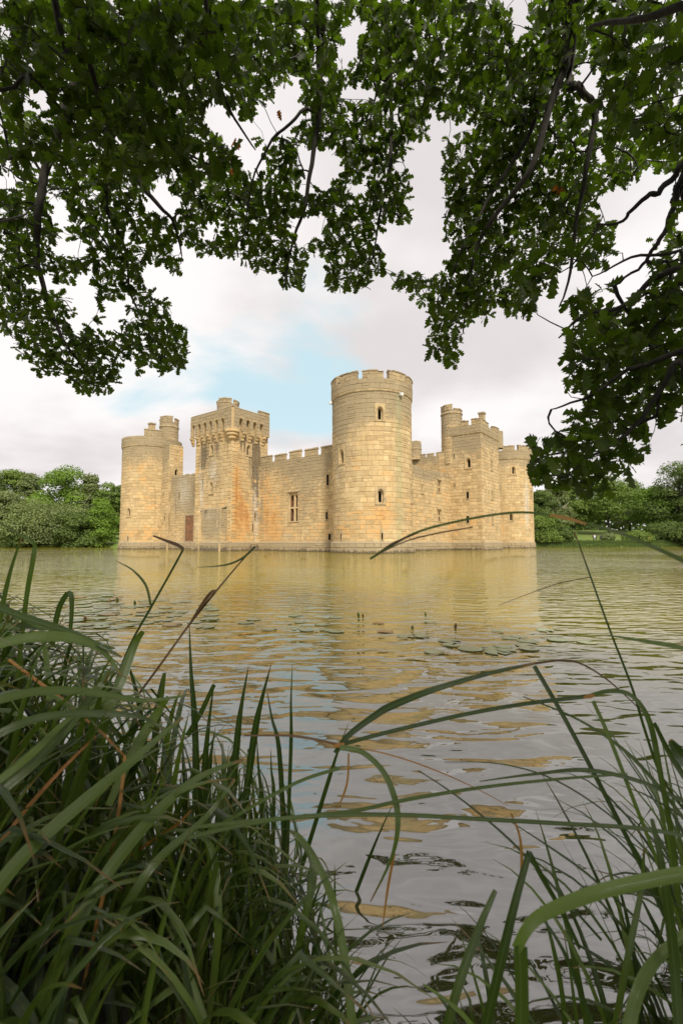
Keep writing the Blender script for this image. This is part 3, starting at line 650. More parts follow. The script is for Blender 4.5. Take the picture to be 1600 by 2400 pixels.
# ---- curtain walls
def curtain(fn, length, ztop, ops, sfn, ch, wr, thick=1.6, ragged=0.0, blobs=(), u_start=0.0, plinth_on=True, name='curtain_wall', wins=()):
    cw = empty(name, parent=castle); mb = MB(); sm = MB()
    ops = [window(cw, fn, *w_) for w_ in wins] + list(ops)
    tops = {}
    def top(u):
        k = int(u/.9)
        if k not in tops: tops[k] = ztop + (random.uniform(-ragged, .12) if ragged else 0)
        return tops[k]
    core(mb, fn, u_start, length, -1.5, ztop - (ragged+.15 if ragged else 0), ops, max(3, int(length/1.5)))
    zb = ztop - (ragged+.15 if ragged else 0)
    mb.add([fn(u_start, zb, .02), fn(length, zb, .02), fn(length, zb, -thick), fn(u_start, zb, -thick), fn(u_start, -1.5, -thick), fn(length, -1.5, -thick)], [(0, 1, 2, 3), (3, 2, 5, 4)], 1)
    mb.build('core_wall', cw)
    masonry(sm, fn, u_start, length, 1.0, ztop, ops, ch, wr, sfn, top=top if ragged else None)
    if ragged:   # loose broken blocks along the top
        u = u_start
        while u < length:
            wd = random.uniform(.5, 1.0); h = random.uniform(.1, .35); b = min(length, u+wd)
            v = [fn(x, z, d) for d in (.03, -thick*.9) for x, z in ((u+.02, zb), (b-.02, zb), (b-.05, zb+h), (u+.06, zb+h*random.uniform(.6, 1)))]
            sm.add(v, [(0, 1, 2, 3), (4, 7, 6, 5), (1, 5, 6, 2), (2, 6, 7, 3), (3, 7, 4, 0)], 0, (0.05, .8, .3, .3), random.random()); u = b
    tag(sm.build('stonework', cw), kind='stuff')
    if plinth_on: plinth(cw, fn, u_start, length, 1.0, False, blobs)
    return cw
TW = -.4
fA = flat(0, TW, 1, 0, 0, -1)
sA = stains([('o', 15.6, 4, 2.2, 3.0, .65), ('o', 16.2, 8, 1.0, 2.5, .4), ('o', 14.2, 2, 2.5, 1.2, .35), ('g', 9, 9.5, 4.5, 2.6, .5), ('w', 12.5, 2.0, 1.6, .9, .6), ('w', 9, 8.5, 4, 2, .3), ('g', 10, 5, 3, 3, .3), ('w', 5.0, 6, .6, 7, .5), ('d', 4.8, 7, .6, 6, .35), ('g', 17.3, 5, .4, 5, .5)], top=11.7, toprange=2.5, low=.25, grey=.18)
cA = curtain(fA, 17.7, 11.7, [], sA, (.34, .44), (.45, .95), u_start=2.5, wins=[(11.46, 3.7, 7.35, 1.5, 'mullion', 3), (5.97, 7.85, 9.15, .34, 'slit'), (6.1, 3.8, 4.68, .28, 'slit'), (5.65, 1.36, 2.1, .34, 'slit')], blobs=[('o', 6.3, .3, 1.0, .3, .8)])
for a, b in ((15.62, 17.65), (13.02, 14.93), (10.43, 12.28), (7.75, 9.66), (4.3, 7.05)): merlon(cA, fA, a, b, 11.7, 12.8, .32, 3)
fB = flat(25.0, TW, 1, 0, 0, -1)
sB = stains([('w', 10, 9, 3, 4, .7), ('d', 11, 7, 2, 4, .3), ('g', 9, 8.5, 5, 3.0, .5), ('g', 5, 5, 3, 3, .3)], top=11.7, toprange=3, low=.1, grey=.3)
cB = curtain(fB, 14.5, 11.75, [], sB, (.34, .44), (.45, .9), ragged=.12, wins=[(11.05, 8.05, 9.05, .22, 'slit')])
# blocked doorway with red stone in the west stretch
mb = MB(); du0, du1 = 6.9, 9.4
o1 = rect_poly(du0, du1, 1.15, 5.4); p1 = rect_poly(du0+.18, du1-.18, 1.3, 5.2); zc = 3.2; cu = (du0+du1)/2
angs = sorted([math.atan2(z-zc, x-cu) % (2*math.pi) for x, z in o1+p1] + [2*math.pi*i/16+.02 for i in range(16)])
rings(mb, fB, [(o1, .02), (o1, .14), (p1, .14), (p1, .075)], cu, zc, angs, (0.05, .6, .2, .3), [0, 0, 0, 3]); mb.build('blocked_doorway', cB)
# east front
EW = -.3
fC = flat(EW, 0, 0, 1, -1, 0)
sC = stains([('g', 12, 10.5, 8, 1.4, .7), ('d', 12, 10.3, 8, .8, .35), ('o', 19, 2, 1.5, 1.5, .5), ('o', 12, 4, 5, 2, .18)], low=.15, grey=.15)
cC = curtain(fC, 20.8, 11.0, [], sC, (.40, .52), (.55, 1.1), ragged=.35, u_start=2.5, wins=[(11.55, 7.6, 8.7, .5, 'arch'), (16.7, 8.1, 9.75, 1.1, 'mullion', 3), (16.6, 4.05, 5.6, 1.2, 'mullion', 3)])
cD = curtain(fC, 46.5, 12.1, [], stains([('g', 45, 11.5, 6, 1.5, .6), ('d', 45, 11.6, 6, .6, .35)], low=.1, grey=.25), (.40, .55), (.6, 1.1), ragged=.4, u_start=27.0, wins=[(44.3, 5.9, 9.4, 1.3, 'arch')])
# ---- rectangular tower of the east front
et = empty('mural_tower', parent=castle); ES0, ES1, ET0, ET1 = -5.0, 1.5, 20.6, 28.2
gS = flat(ES0, ET0, 1, 0, 0, -1); gE = flat(ES0, ET0, 0, 1, -1, 0)
oS = [window(et, gS, 1.9, 11.85, 13.2, .62, 'arch'), window(et, gS, 2.07, 7.35, 8.35, .34, 'slit'), window(et, gS, 2.12, 3.87, 4.85, .34, 'slit'), window(et, gS, 4.0, 13.55, 14.15, .12, 'slit'), window(et, gS, 4.0, 9.15, 9.7, .12, 'slit')]
oE = [window(et, gE, 4.25, 11.9, 13.3, .62, 'arch'), window(et, gE, 4.15, 7.5, 8.7, .6, 'arch'), window(et, gE, 4.1, 3.9, 5.2, .6, 'arch')]
mb = MB(); core(mb, gS, 0, 6.5, -1.5, 14.5, oS, 5); core(mb, gS, 0, 5.2, 14.5, 16.8, oS, 4); core(mb, gE, 0, 7.6, -1.5, 16.8, oE, 6); block_walls(mb, ES0, ES1, ET0, ET1, -1.5, 14.5); block_walls(mb, ES0, .2, ET0, ET1, 14.4, 16.9)
gS2 = lambda u, z, d: gS(u, z, d+.12); gE2 = lambda u, z, d: gE(u, z, d+.12)
core(mb, gS2, -.12, 5.0, 16.8, 18.0, [], 4); core(mb, gE2, -.12, 7.6, 16.8, 18.0, [], 4)
core(mb, lambda u, z, d: gS2(u, z, d-.5), -.12, 5.0, 16.8, 18.0, [], 4); core(mb, lambda u, z, d: gE2(u, z, d-.5), -.12, 7.6, 16.8, 18.0, [], 4)
mb.add([gS2(-.12, 18., .02), gS2(5.0, 18., .02), gS2(5.0, 18., -.52), gS2(-.12, 18., -.52)], [(0, 1, 2, 3)], 0); mb.add([gE2(.42, 17.995, .02), gE2(7.6, 17.995, .02), gE2(7.6, 17.995, -.52), gE2(.42, 17.995, -.52)], [(0, 1, 2, 3)], 0)
mb.build('core_wall', et)
sEs = stains([('o', 4.5, 1.8, .6, 1.2, .8), ('g', 2, 14, 3, 3, .25)], top=17, toprange=4, low=.06, grey=.2); sEe = stains([('o', .4, 13, .4, 3, .3), ('n', 4, 10, 2, 4, .25), ('n', 4, 4, 1, 4, .3)], top=17, toprange=4, low=.08, grey=.2); sm = MB()
masonry(sm, gS, 0, 6.5, 1.0, 14.5, oS, (.40, .52), (.5, 1.0), sEs); masonry(sm, gS, 0, 5.2, 14.5, 16.8, oS, (.40, .52), (.5, 1.0), sEs); masonry(sm, gE, 0, 7.6, 1.0, 16.8, oE, (.40, .52), (.5, 1.0), sEe)
masonry(sm, gS2, -.12, 5.0, 16.95, 18.0, [], (.45, .55), (.6, 1.0), sEs); masonry(sm, gE2, -.12, 7.6, 16.95, 18.0, [], (.45, .55), (.6, 1.0), sEe)
tag(sm.build('stonework', et), kind='stuff')
moulding(et, gS, -.1, 5.0, 16.85, 7); moulding(et, gE, -.1, 7.6, 16.85, 9)
plinth(et, gS, -.2, 5.2, 1.0, False); plinth(et, gE, -.2, 7.8, 1.0, False)
for a, b in ((-.12, 1.32), (1.9, 2.83)): merlon(et, gS2, a, b, 18.0, 19.0, .5, 2)
for a, b in ((.45, 3.0), (5.4, 7.6)): merlon(et, gE2, a, b, 18.0, 19.0, .5, 2)
round_turret(et, 'stair_turret', -.05, 22.0, 1.52, 12.7, 20.75, [(-124+48, 42, 21.9), (-124-40, 38, 21.2), (60, 40, 21.2)], 20.35, 22)
round_turret(et, 'angle_turret', -4.5, 29.0, .95, 15.8, 18.5, [], None, 19)
def chimney(parent, s, t, w_, z0, z1):
    mb = MB()
    def ring(hw, za, zb, st):
        v = [(t+a*hw, s+b*hw, z) for z in (za, zb) for a, b in ((-1, -1), (1, -1), (1, 1), (-1, 1))]
        mb.add(v, [(0, 1, 2, 3), (4, 7, 6, 5), (0, 4, 5, 1), (1, 5, 6, 2), (2, 6, 7, 3), (3, 7, 4, 0)], 0, st, .5)
    ring(w_/2, z0, z1-.25, (0.05, .5, .05, .1)); ring(w_/2+.10, z1-.25, z1, (0, .7, .1, .1)); ring(w_/2+.06, z0, z0+.2, (0, .6, .1, .1))
    mb.build('chimney', parent)
chimney(et, -4.3, ET0+2.6, .75, 17.0, 20.3)
chimney(sw, 46.4, .6, .85, 18.2, 22.0)
# stair turret block beside the south-west drum
stb = empty('stair_block', parent=castle); hS = flat(38.4, -.85, 1, 0, 0, -1); hE = flat(38.4, -.85, 0, 1, -1, 0)
oS = [window(stb, hS, 1.4, 8.5, 9.2, .16, 'slit'), window(stb, hS, .85, 4.66, 5.3, .16, 'slit')]; oE = [window(stb, hE, 1.27, 12.0, 13.0, .5, 'arch', slit=.44)]
mb = MB(); core(mb, hS, 0, 4.3, -1.5, 17.4, oS, 4); core(mb, hE, 0, 2.5, -1.5, 17.0, oE, 2); block_walls(mb, 38.4, 43.5, -.85, 1.65, 8, 17.0); mb.build('core_wall', stb); sm = MB()
sT = stains([('g', 2, 13, 3, 4, .45), ('w', 2.5, 13, 2, 3, .25), ('o', 2, 2.5, 3, 1, .4)], top=17, toprange=4, low=.12, grey=.2)
masonry(sm, hS, 0, 4.3, 1.0, 17.4, oS, (.40, .52), (.5, 1.0), sT); masonry(sm, hE, 0, 2.5, 11.0, 17.0, oE, (.40, .52), (.5, 1.0), stains([('o', 1.5, 14, 1.5, 3, .45)])); tag(sm.build('stonework', stb), kind='stuff')
plinth(stb, hS, -.1, 4.3, 1.0, False)
round_turret(castle, 'stair_turret', 42.0, 1.2, 1.5, 16.5, 21.4, [(-124, 45, 22.5), (-40, 20, 22.2), (150, 20, 22.2)], 20.6, 22.4)
# gatehouse far behind, seen over the broken east wall
gh = empty('gatehouse', parent=castle); qS = flat(12.4, 46.0, 1, 0, 0, -1); qE = flat(12.4, 46.0, 0, 1, -1, 0); mb = MB()
core(mb, qS, 0, 17, -1, 19.4, [], 8); core(mb, qE, 0, 6, -1, 19.4, [], 3); block_walls(mb, 12.4, 29.4, 46, 52, -1, 19.4); mb.build('core_wall', gh); sm = MB()
masonry(sm, qS, 0, 17, 9, 19.4, [], (.45, .55), (.6, 1.2), stains([('o', 5, 17, 4, 3, .3)], top=19.4)); masonry(sm, qE, 0, 6, 9, 19.4, [], (.45, .55), (.6, 1.2), stains([], top=19.4)); tag(sm.build('stonework', gh), kind='stuff')
for a in (0.0, 2.15, 4.1, 8.0, 10.2, 12.4, 14.6): merlon(gh, qS, a, a+1.45, 19.4, 20.35, .5, 2)
merlon(gh, qE, .6, 2.2, 19.4, 20.35, .5, 2)
round_turret(gh, 'stair_turret', 18.8, 46.2, 1.25, 19.0, 22.6, [(-124, 60, 23.3), (30, 50, 23.3)], 21.4, 23)
# inner ranges: west and north curtain walls, so that the court is closed
for f_, ln in ((flat(45.4, 0, 0, 1, 1, 0), 48.5), (flat(0, 48.9, 1, 0, 0, 1), 45)):
    mb = MB(); core(mb, f_, 2.5, ln-2.5, -1.5, 11.5, [], 10)
    mb.add([f_(2.5, 11.5, 0), f_(ln-2.5, 11.5, 0), f_(ln-2.5, 11.5, -1.6), f_(2.5, 11.5, -1.6), f_(2.5, -1.5, -1.6), f_(ln-2.5, -1.5, -1.6)], [(0, 1, 2, 3), (3, 2, 5, 4)], 0)
    masonry(mb, f_, 2.5, ln-2.5, 1, 11.5, [], (.5, .7), (1, 2), stains([])); mb.build('curtain_wall', castle)

# ================================================================== far shore: trees, lawn, people
def tube_mesh(paths, sides=6):
    """paths: list of (points, radii); one joined mesh"""
    V = []; Fc = []
    for P, Rr in paths:
        P = np.asarray(P, float); n = len(P); base = len(V)
        T = np.gradient(P, axis=0); T /= np.linalg.norm(T, axis=1)[:, None]+1e-9
        ref = np.array([0.0, 0, 1]) if abs(T[0, 2]) < .9 else np.array([1.0, 0, 0])
        for i in range(n):
            x = np.cross(T[i], ref); x /= np.linalg.norm(x)+1e-9; y = np.cross(T[i], x)
            for k in range(sides):
                a = 2*math.pi*k/sides; V.append(P[i]+Rr[i]*(math.cos(a)*x+math.sin(a)*y))
        for i in range(n-1):
            for k in range(sides): Fc.append((base+i*sides+k, base+i*sides+(k+1) % sides, base+(i+1)*sides+(k+1) % sides, base+(i+1)*sides+k))
        Fc.append(tuple(base+k for k in range(sides))[::-1]); Fc.append(tuple(base+(n-1)*sides+k for k in range(sides)))
    return np.array(V), Fc
def leaf_quads(ctr, nrm, size, rg):
    """square-ish leaf sprays: (n,3) centres with normals -> vertices, faces"""
    n = len(ctr); ref = rg.normal(size=(n, 3)); x = np.cross(nrm, ref); x /= np.linalg.norm(x, axis=1)[:, None]+1e-9; y = np.cross(nrm, x); y /= np.linalg.norm(y, axis=1)[:, None]+1e-9
    sx_ = size*rg.uniform(.6, 1.2, n); sy_ = size*rg.uniform(.45, .9, n)
    V = np.stack([ctr - x*sx_[:, None], ctr - y*sy_[:, None] + nrm*(size*.15)[:, None], ctr + x*sx_[:, None], ctr + y*sy_[:, None] + nrm*(size*.15)[:, None]], 1).reshape(-1, 3)
    return V, np.arange(4*n).reshape(n, 4)
def tree(name, label, X, Y, height, width, mat_, n=4500, base_z=None, crown_base=.12, seed=0, droop=0.0, group='trees on the far shore', lobes=34, dead=False, size=.42, cat='tree'):
    rg = np.random.default_rng(seed); z0 = ground_h(X, Y) if base_z is None else base_z
    root = empty(name, (X, Y, z0)); tag(root, label, cat, group)
    hgt = height - z0; tp = .55*hgt
    trunk = [(0, 0, -.3), (.1, .05, tp*.3), (-.1, .1, tp*.7), (.05, 0, hgt*.85)]; r0 = max(.10, hgt*.018)
    paths = [(trunk, [r0*1.2, r0, r0*.7, r0*.2])]
    cen = []
    for i in range(lobes):
        f = rg.uniform(0, 1); zz_ = hgt*(crown_base + (1-crown_base)*f*.86)
        prof = math.sqrt(max(.02, 1-max(0, (f-.35)/.68)**2)) * min(1, .7+f)
        a = rg.uniform(0, 2*math.pi); rad = width/2*prof*rg.uniform(.25, .78)
        c = np.array([rad*math.cos(a), rad*math.sin(a), zz_]); rr = width*.5*rg.uniform(.30, .46)
        cen.append((c, rr)); 
        if i % 2 == 0:
            p0 = np.array([0, 0, max(.2, zz_*.55)]); mid = (p0+c)/2+np.array([0, 0, .3]); paths.append(([p0, mid, c], [r0*.45, r0*.28, r0*.08]))
    V, Fc = tube_mesh(paths, 5); np_mesh('trunk', V, Fc, BARK, root)
    w_ = np.array([r**2 for _, r in cen]); w_ /= w_.sum(); pick = rg.choice(len(cen), n, p=w_)
    cc_ = np.array([c for c, _ in cen])[pick]; rr = np.array([r for _, r in cen])[pick]
    d = rg.normal(size=(n, 3)); d[:, 2] = np.abs(d[:, 2])*.9 - .25; d /= np.linalg.norm(d, axis=1)[:, None]
    sq_ = np.array([1, 1, .72]); rad = rr*rg.uniform(.55, 1.08, n)**.6
    P = cc_ + d*sq_*rad[:, None]
    P += rg.normal(size=P.shape)*.12
    if droop: P[:, 2] -= droop*rg.uniform(0, 1, n)*rr*1.2
    P[:, 2] = np.maximum(P[:, 2], .15)
    nr = d + rg.normal(size=(n, 3))*.55 + np.array([0, 0, .35]); nr /= np.linalg.norm(nr, axis=1)[:, None]
    V, Fc = leaf_quads(P, nr, size*rg.uniform(.6, 1.2, n), rg)
    lob = rg.uniform(0, .55, len(cen))[pick]; tone = np.repeat(np.clip(lob + rg.uniform(0, .5, n), 0, 1), 4)
    np_mesh('crown', V, Fc, mat_, root, attrs={'tone': ('FLOAT', tone)})
    if dead:
        pp = []
        for k in range(5):
            b0 = np.array([rg.uniform(-1, 1), -width*.42, hgt*.5]); e = b0+np.array([rg.uniform(-1.8, 1.8), -.5, rg.uniform(-.5, 2.2)]); pp.append(([b0, (b0+e)/2+[.2, -.1, .1], e], [.10, .07, .03]))
        V, Fc = tube_mesh(pp, 5); np_mesh('dead_branch', V, Fc, PALEBARK, root)
    return root
def PX(px, Y): return (px-800)*Y/F           # world X of a picture column at depth Y
def PZ(py, Y): return CAM_H + (YH-py)*Y/F
TL = [  # column, depth, top row, width (m), material, label
 (-30, 128, 1090, 15, 1, 'tall dark tree at the left end of the left-hand wood'), (35, 132, 1092, 13, 0, 'rounded mid green tree standing second from the left in the left wood'),
 (75, 126, 1087, 9, 2, 'grey green tree with a feathery top in the left wood'), (150, 120, 1088, 17, 3, 'broad bright green domed tree highest in the left wood'),
 (208, 119, 1094, 8, 2, 'slender grey green birch with drooping twigs and pale stems'), (246, 121, 1120, 9, 0, 'mid green tree with ragged top next to the castle in the left wood'),
 (285, 128, 1125, 9, 1, 'dark tree half hidden behind the round tower at left'),
 (15, 102, 1148, 10, 2, 'pale grey willow bush at the left edge above the water'), (115, 101, 1172, 20, 2, 'wide grey green sallow bush leaning over the water'),
 (185, 100, 1190, 11, 1, 'dark low bush hanging over the water left of the tower'), (240, 100.5, 1165, 9, 3, 'bright green leafy bush right against the left tower'),
 (60, 99.5, 1215, 13, 1, 'low dark bush overhanging the water at left')]
for i, (px, Y, ty, wd, mi, lab) in enumerate(TL):
    bush = i >= 7
    tree('shrub' if bush else ('birch_tree' if i == 4 else 'tree'), lab, PX(px, Y), Y, PZ(ty, Y), wd, FAR[mi], n=14000 if wd > 9 else 9000, crown_base=.02 if bush else .10, seed=40+i, droop=.6 if i == 4 else 0, group='bushes along the left far shore' if bush else 'trees of the left far wood', size=.23 if bush else .28, cat='bush' if bush else 'tree', dead=(i == 4))
TR = [(1262, 126, 1140, 9, 1, 'dark tree just right of the far round tower'), (1300, 128, 1132, 12, 2, 'grey green tree with bare pale branches beside the right tower'), (1345, 135, 1130, 13, 0, 'mid green tree behind the hanging oak spray'),
 (1425, 131, 1118, 20, 0, 'large spreading green oak shading the lawn'), (1475, 146, 1138, 13, 2, 'pale tree filling the gap behind the large lawn oak'), (1530, 134, 1140, 15, 3, 'light green tree right of the large lawn oak'), (1595, 126, 1082, 19, 1, 'tall dark tree at the right edge of the picture'), (1660, 124, 1060, 18, 1, 'tall dark tree mostly beyond the right edge'),
 (1275, 107.2, 1205, 9, 0, 'green waterside bush at the foot of the right tower'), (1310, 108, 1225, 7, 1, 'low dark waterside bush left of the lawn'), (1424, 112, 1253, 4.0, 2, 'small grey green bush beside the walkers on the lawn'), (1548, 112, 1230, 11, 1, 'dark waterside bush at the right with a lifebuoy in front'), (1490, 109.5, 1252, 7, 0, 'low green bush at the lawn end near the lifebuoy'), (1610, 107.5, 1225, 9, 1, 'dark waterside bush cut by the right edge')]
for i, (px, Y, ty, wd, mi, lab) in enumerate(TR):
    bush = i >= 8
    tree('shrub' if bush else 'tree', lab, PX(px, Y), Y, PZ(ty, Y), wd, FAR[mi], n=14000 if wd > 9 else (8000 if wd > 5 else 2000), crown_base=.02 if bush else (.30 if i in (3, 5) else .16), seed=80+i, group='bushes along the right far shore' if bush else 'trees of the right far shore', size=.22 if bush else .28, cat='bush' if bush else 'tree', dead=(i == 1))
# belt of woodland further back, reading as one mass
rg = np.random.default_rng(5); n = 26000
X = rg.uniform(-150, 170, n); X = np.where((X > -30) & (X < 30), X+60*np.sign(rg.normal(size=n)), X); Y = rg.uniform(150, 185, n)
Zt = (13 + 3*np.sin(X*.13) + 2*np.sin(X*.37+1)); Z = 2 + Zt*rg.uniform(0, 1, n)**.7
P = np.stack([X, Y, Z], 1); nr = rg.normal(size=(n, 3))+[0, -.5, .6]; nr /= np.linalg.norm(nr, axis=1)[:, None]
V, Fc = leaf_quads(P, nr, .9*rg.uniform(.6, 1.2, n), rg)
tag(np_mesh('distant_wood', V, Fc, FAR[1], attrs={'tone': ('FLOAT', np.repeat(rg.uniform(0, .7, n), 4))}), 'belt of dark woodland behind the far shore', 'woodland', kind='stuff')
# rough grass along the far water's edge
n = 9000; X = rg.uniform(36, 95, n); Yb = np.array([far_shore(x) for x in X]) + rg.uniform(-.2, 2.2, n); Zb = np.array([ground_h(x, y) for x, y in zip(X, Yb)]); h = rg.uniform(.35, .9, n)
V = np.stack([np.stack([X-.05, Yb, Zb-.05], 1), np.stack([X+.05, Yb, Zb-.05], 1), np.stack([X+rg.normal(0, .12, n), Yb-.1, Zb+h], 1)], 1).reshape(-1, 3)
tag(np_mesh('bank_grass', V, np.arange(3*n).reshape(n, 3), BANKGRASS, attrs={'tone': ('FLOAT', np.repeat(rg.uniform(0, 1, n), 3))}), 'rough grass along the far bank below the lawn', 'grass', kind='stuff')
# three walkers on the lawn
CLOTH = {k: simple('cloth_'+k, c, .9) for k, c in (('white', (.72, .70, .68)), ('dark', (.03, .03, .035)), ('navy', (.04, .045, .07)), ('grey', (.18, .17, .16)))}
SKIN = simple('skin', (.45, .28, .2), .6); HAIR = simple('hair', (.05, .03, .02), .7)
def person(X, Y, rz, top, legs, label, stride=.12, hgt=1.7):
    root = empty('person', (X, Y, ground_h(X, Y)), rz); tag(root, label, 'person', 'people walking on the lawn'); k = hgt/1.7
    J = {'pel': (0, 0, .92), 'chest': (0, 0, 1.25), 'neck': (0, 0, 1.44), 'hipL': (-.09, 0, .88), 'hipR': (.09, 0, .88), 'knL': (-.10, -stride, .48), 'knR': (.10, stride*.8, .48), 'anL': (-.10, -stride*1.2, .07), 'anR': (.10, stride*1.5, .10), 'toL': (-.10, -stride*1.2-.16, .03), 'toR': (.10, stride*1.5-.14, .05),
         'shL': (-.18, 0, 1.38), 'shR': (.18, 0, 1.38), 'elL': (-.23, .05, 1.10), 'elR': (.23, -.05, 1.10), 'haL': (-.22, -.06, .86), 'haR': (.22, -.14, .88), 'head': (0, -.02, 1.60), 'crown': (0, 0, 1.68)}
    Rd = {'pel': .145, 'chest': .15, 'neck': .055, 'hipL': .095, 'hipR': .095, 'knL': .06, 'knR': .06, 'anL': .042, 'anR': .042, 'toL': .035, 'toR': .035, 'shL': .065, 'shR': .065, 'elL': .045, 'elR': .045, 'haL': .035, 'haR': .035, 'head': .10, 'crown': .07}
    E_ = [('pel', 'chest'), ('chest', 'neck'), ('neck', 'head'), ('head', 'crown'), ('pel', 'hipL'), ('pel', 'hipR'), ('hipL', 'knL'), ('hipR', 'knR'), ('knL', 'anL'), ('knR', 'anR'), ('anL', 'toL'), ('anR', 'toR'), ('chest', 'shL'), ('chest', 'shR'), ('shL', 'elL'), ('shR', 'elR'), ('elL', 'haL'), ('elR', 'haR')]
    ks = list(J); me = bpy.data.meshes.new('body'); me.from_pydata([tuple(c*k for c in J[q]) for q in ks], [(ks.index(a), ks.index(b)) for a, b in E_], []); o = bpy.data.objects.new('body', me); C.objects.link(o); o.parent = root
    sk = o.modifiers.new('skin', 'SKIN'); o.modifiers.new('sub', 'SUBSURF').levels = 1
    for i, q in enumerate(ks): me.skin_vertices[0].data[i].radius = (Rd[q]*k, Rd[q]*k*.8); me.skin_vertices[0].data[i].use_root = (i == 0)
    # the body's colours by height: trousers, top, skin
    m, t, b = mat('walker_clothes'); co = t.nodes.new('ShaderNodeTexCoord').outputs['Object']; sp = t.nodes.new('ShaderNodeSeparateXYZ'); t.links.new(co, sp.inputs[0])
    gt = lambda v: M('GREATER_THAN', sp.outputs[2], v*k, nt=t)
    col = mix(t, gt(.94), legs, top); col = mix(t, gt(1.46), col, (.45, .28, .2)); t.links.new(col, b.inputs['Base Color']); b.inputs['Roughness'].default_value = .85; me.materials.append(m)
    # hair cap
    V = []; Fc = []; n_ = 8
    for j in range(5):
        ph = j/4*math.pi*.55
        for i in range(n_): V.append((.112*k*math.sin(ph)*math.cos(2*math.pi*i/n_), (.01+.12*math.sin(ph)*math.sin(2*math.pi*i/n_)+.02)*k, (1.60+.13*math.cos(ph))*k))
    for j in range(4):
        for i in range(n_): Fc.append((j*n_+i, j*n_+(i+1) % n_, (j+1)*n_+(i+1) % n_, (j+1)*n_+i))
    np_mesh('hair', V, Fc, HAIR, root)
for px, Y, rz, tp_, lg, lab in ((1388.5, 110.6, .3, (.03, .03, .035), (.03, .03, .04), 'leftmost walker in dark clothes beside the walker in a white top'), (1391.5, 110.2, -.4, (.72, .70, .68), (.3, .29, .27), 'walker in a white top beside two walkers in dark clothes'),
                                 (1395, 110.7, -.2, (.03, .03, .035), (.035, .035, .045), 'walker in dark clothes right of the walker in white'), (1405.5, 110.4, .2, (.05, .045, .05), (.03, .03, .03), 'lone walker in dark clothes beside the small bush')):
    person(PX(px, Y), Y, rz, tp_, lg, lab)
# lifebuoy on its post
LX, LY = PX(1520, 107.2), 107.2; lb = empty('lifebuoy', (LX, LY, ground_h(LX, LY))); tag(lb, 'orange red lifebuoy on a post by the dark waterside bush', 'lifebuoy')
V = []; Fc = []; n_, m_ = 20, 8
for i in range(n_):
    a = 2*math.pi*i/n_
    for j in range(m_):
        b = 2*math.pi*j/m_; rr = .27+.09*math.cos(b); V.append((rr*math.cos(a), .11*math.sin(b)-.12, 1.25+rr*math.sin(a)))
for i in range(n_):
    for j in range(m_): Fc.append((i*m_+j, ((i+1) % n_)*m_+j, ((i+1) % n_)*m_+(j+1) % m_, i*m_+(j+1) % m_))
ORANGE = simple('orange_plastic', (.75, .13, .03), .4, .1)
np_mesh('ring', V, Fc, ORANGE, lb, smooth_=True)
V = [(x, y, z) for z in (.95, 1.55) for x, y in ((-.3, 0), (.3, 0), (.3, .04), (-.3, .04))]; np_mesh('backboard', V, [(0, 1, 2, 3), (4, 7, 6, 5), (0, 4, 5, 1), (1, 5, 6, 2), (2, 6, 7, 3), (3, 7, 4, 0)], ORANGE, lb)
V, Fc = tube_mesh([([(0, .06, -.3), (0, .06, 1.6)], [.05, .05])], 6); np_mesh('post', V, Fc, BARK, lb)

# ================================================================== the overhanging oak
def P3(px, py, D):
    """a picture position (1600 x 2400) at depth D metres, in the world"""
    u = 1200.0 - py; k = D/F
    return np.array([(px-800)*k, (F*math.cos(TH) - u*math.sin(TH))*k, CAM_H + (F*math.sin(TH) + u*math.cos(TH))*k])
oak = empty('oak_tree', (-1.6, -4.2, ground_h(-1.6, -4.2)))
tag(oak, 'old oak whose leafy boughs hang over the water across the top of the view', 'tree')
OO = np.array([-1.6, -4.2, ground_h(-1.6, -4.2)])
HUB = np.array([-1.3, -3.6, 5.2])
rgo = np.random.default_rng(3)
def smooth_path(pts, n=6):
    P = np.array(pts, float); out_ = []
    for i in range(len(P)-1):
        p0, p1, p2, p3 = P[max(0, i-1)], P[i], P[i+1], P[min(len(P)-1, i+2)]
        for k in range(n):
            t = k/n; out_.append(.5*((2*p1)+(-p0+p2)*t+(2*p0-5*p1+4*p2-p3)*t*t+(-p0+3*p1-3*p2+p3)*t**3))
    out_.append(P[-1]); return np.array(out_)
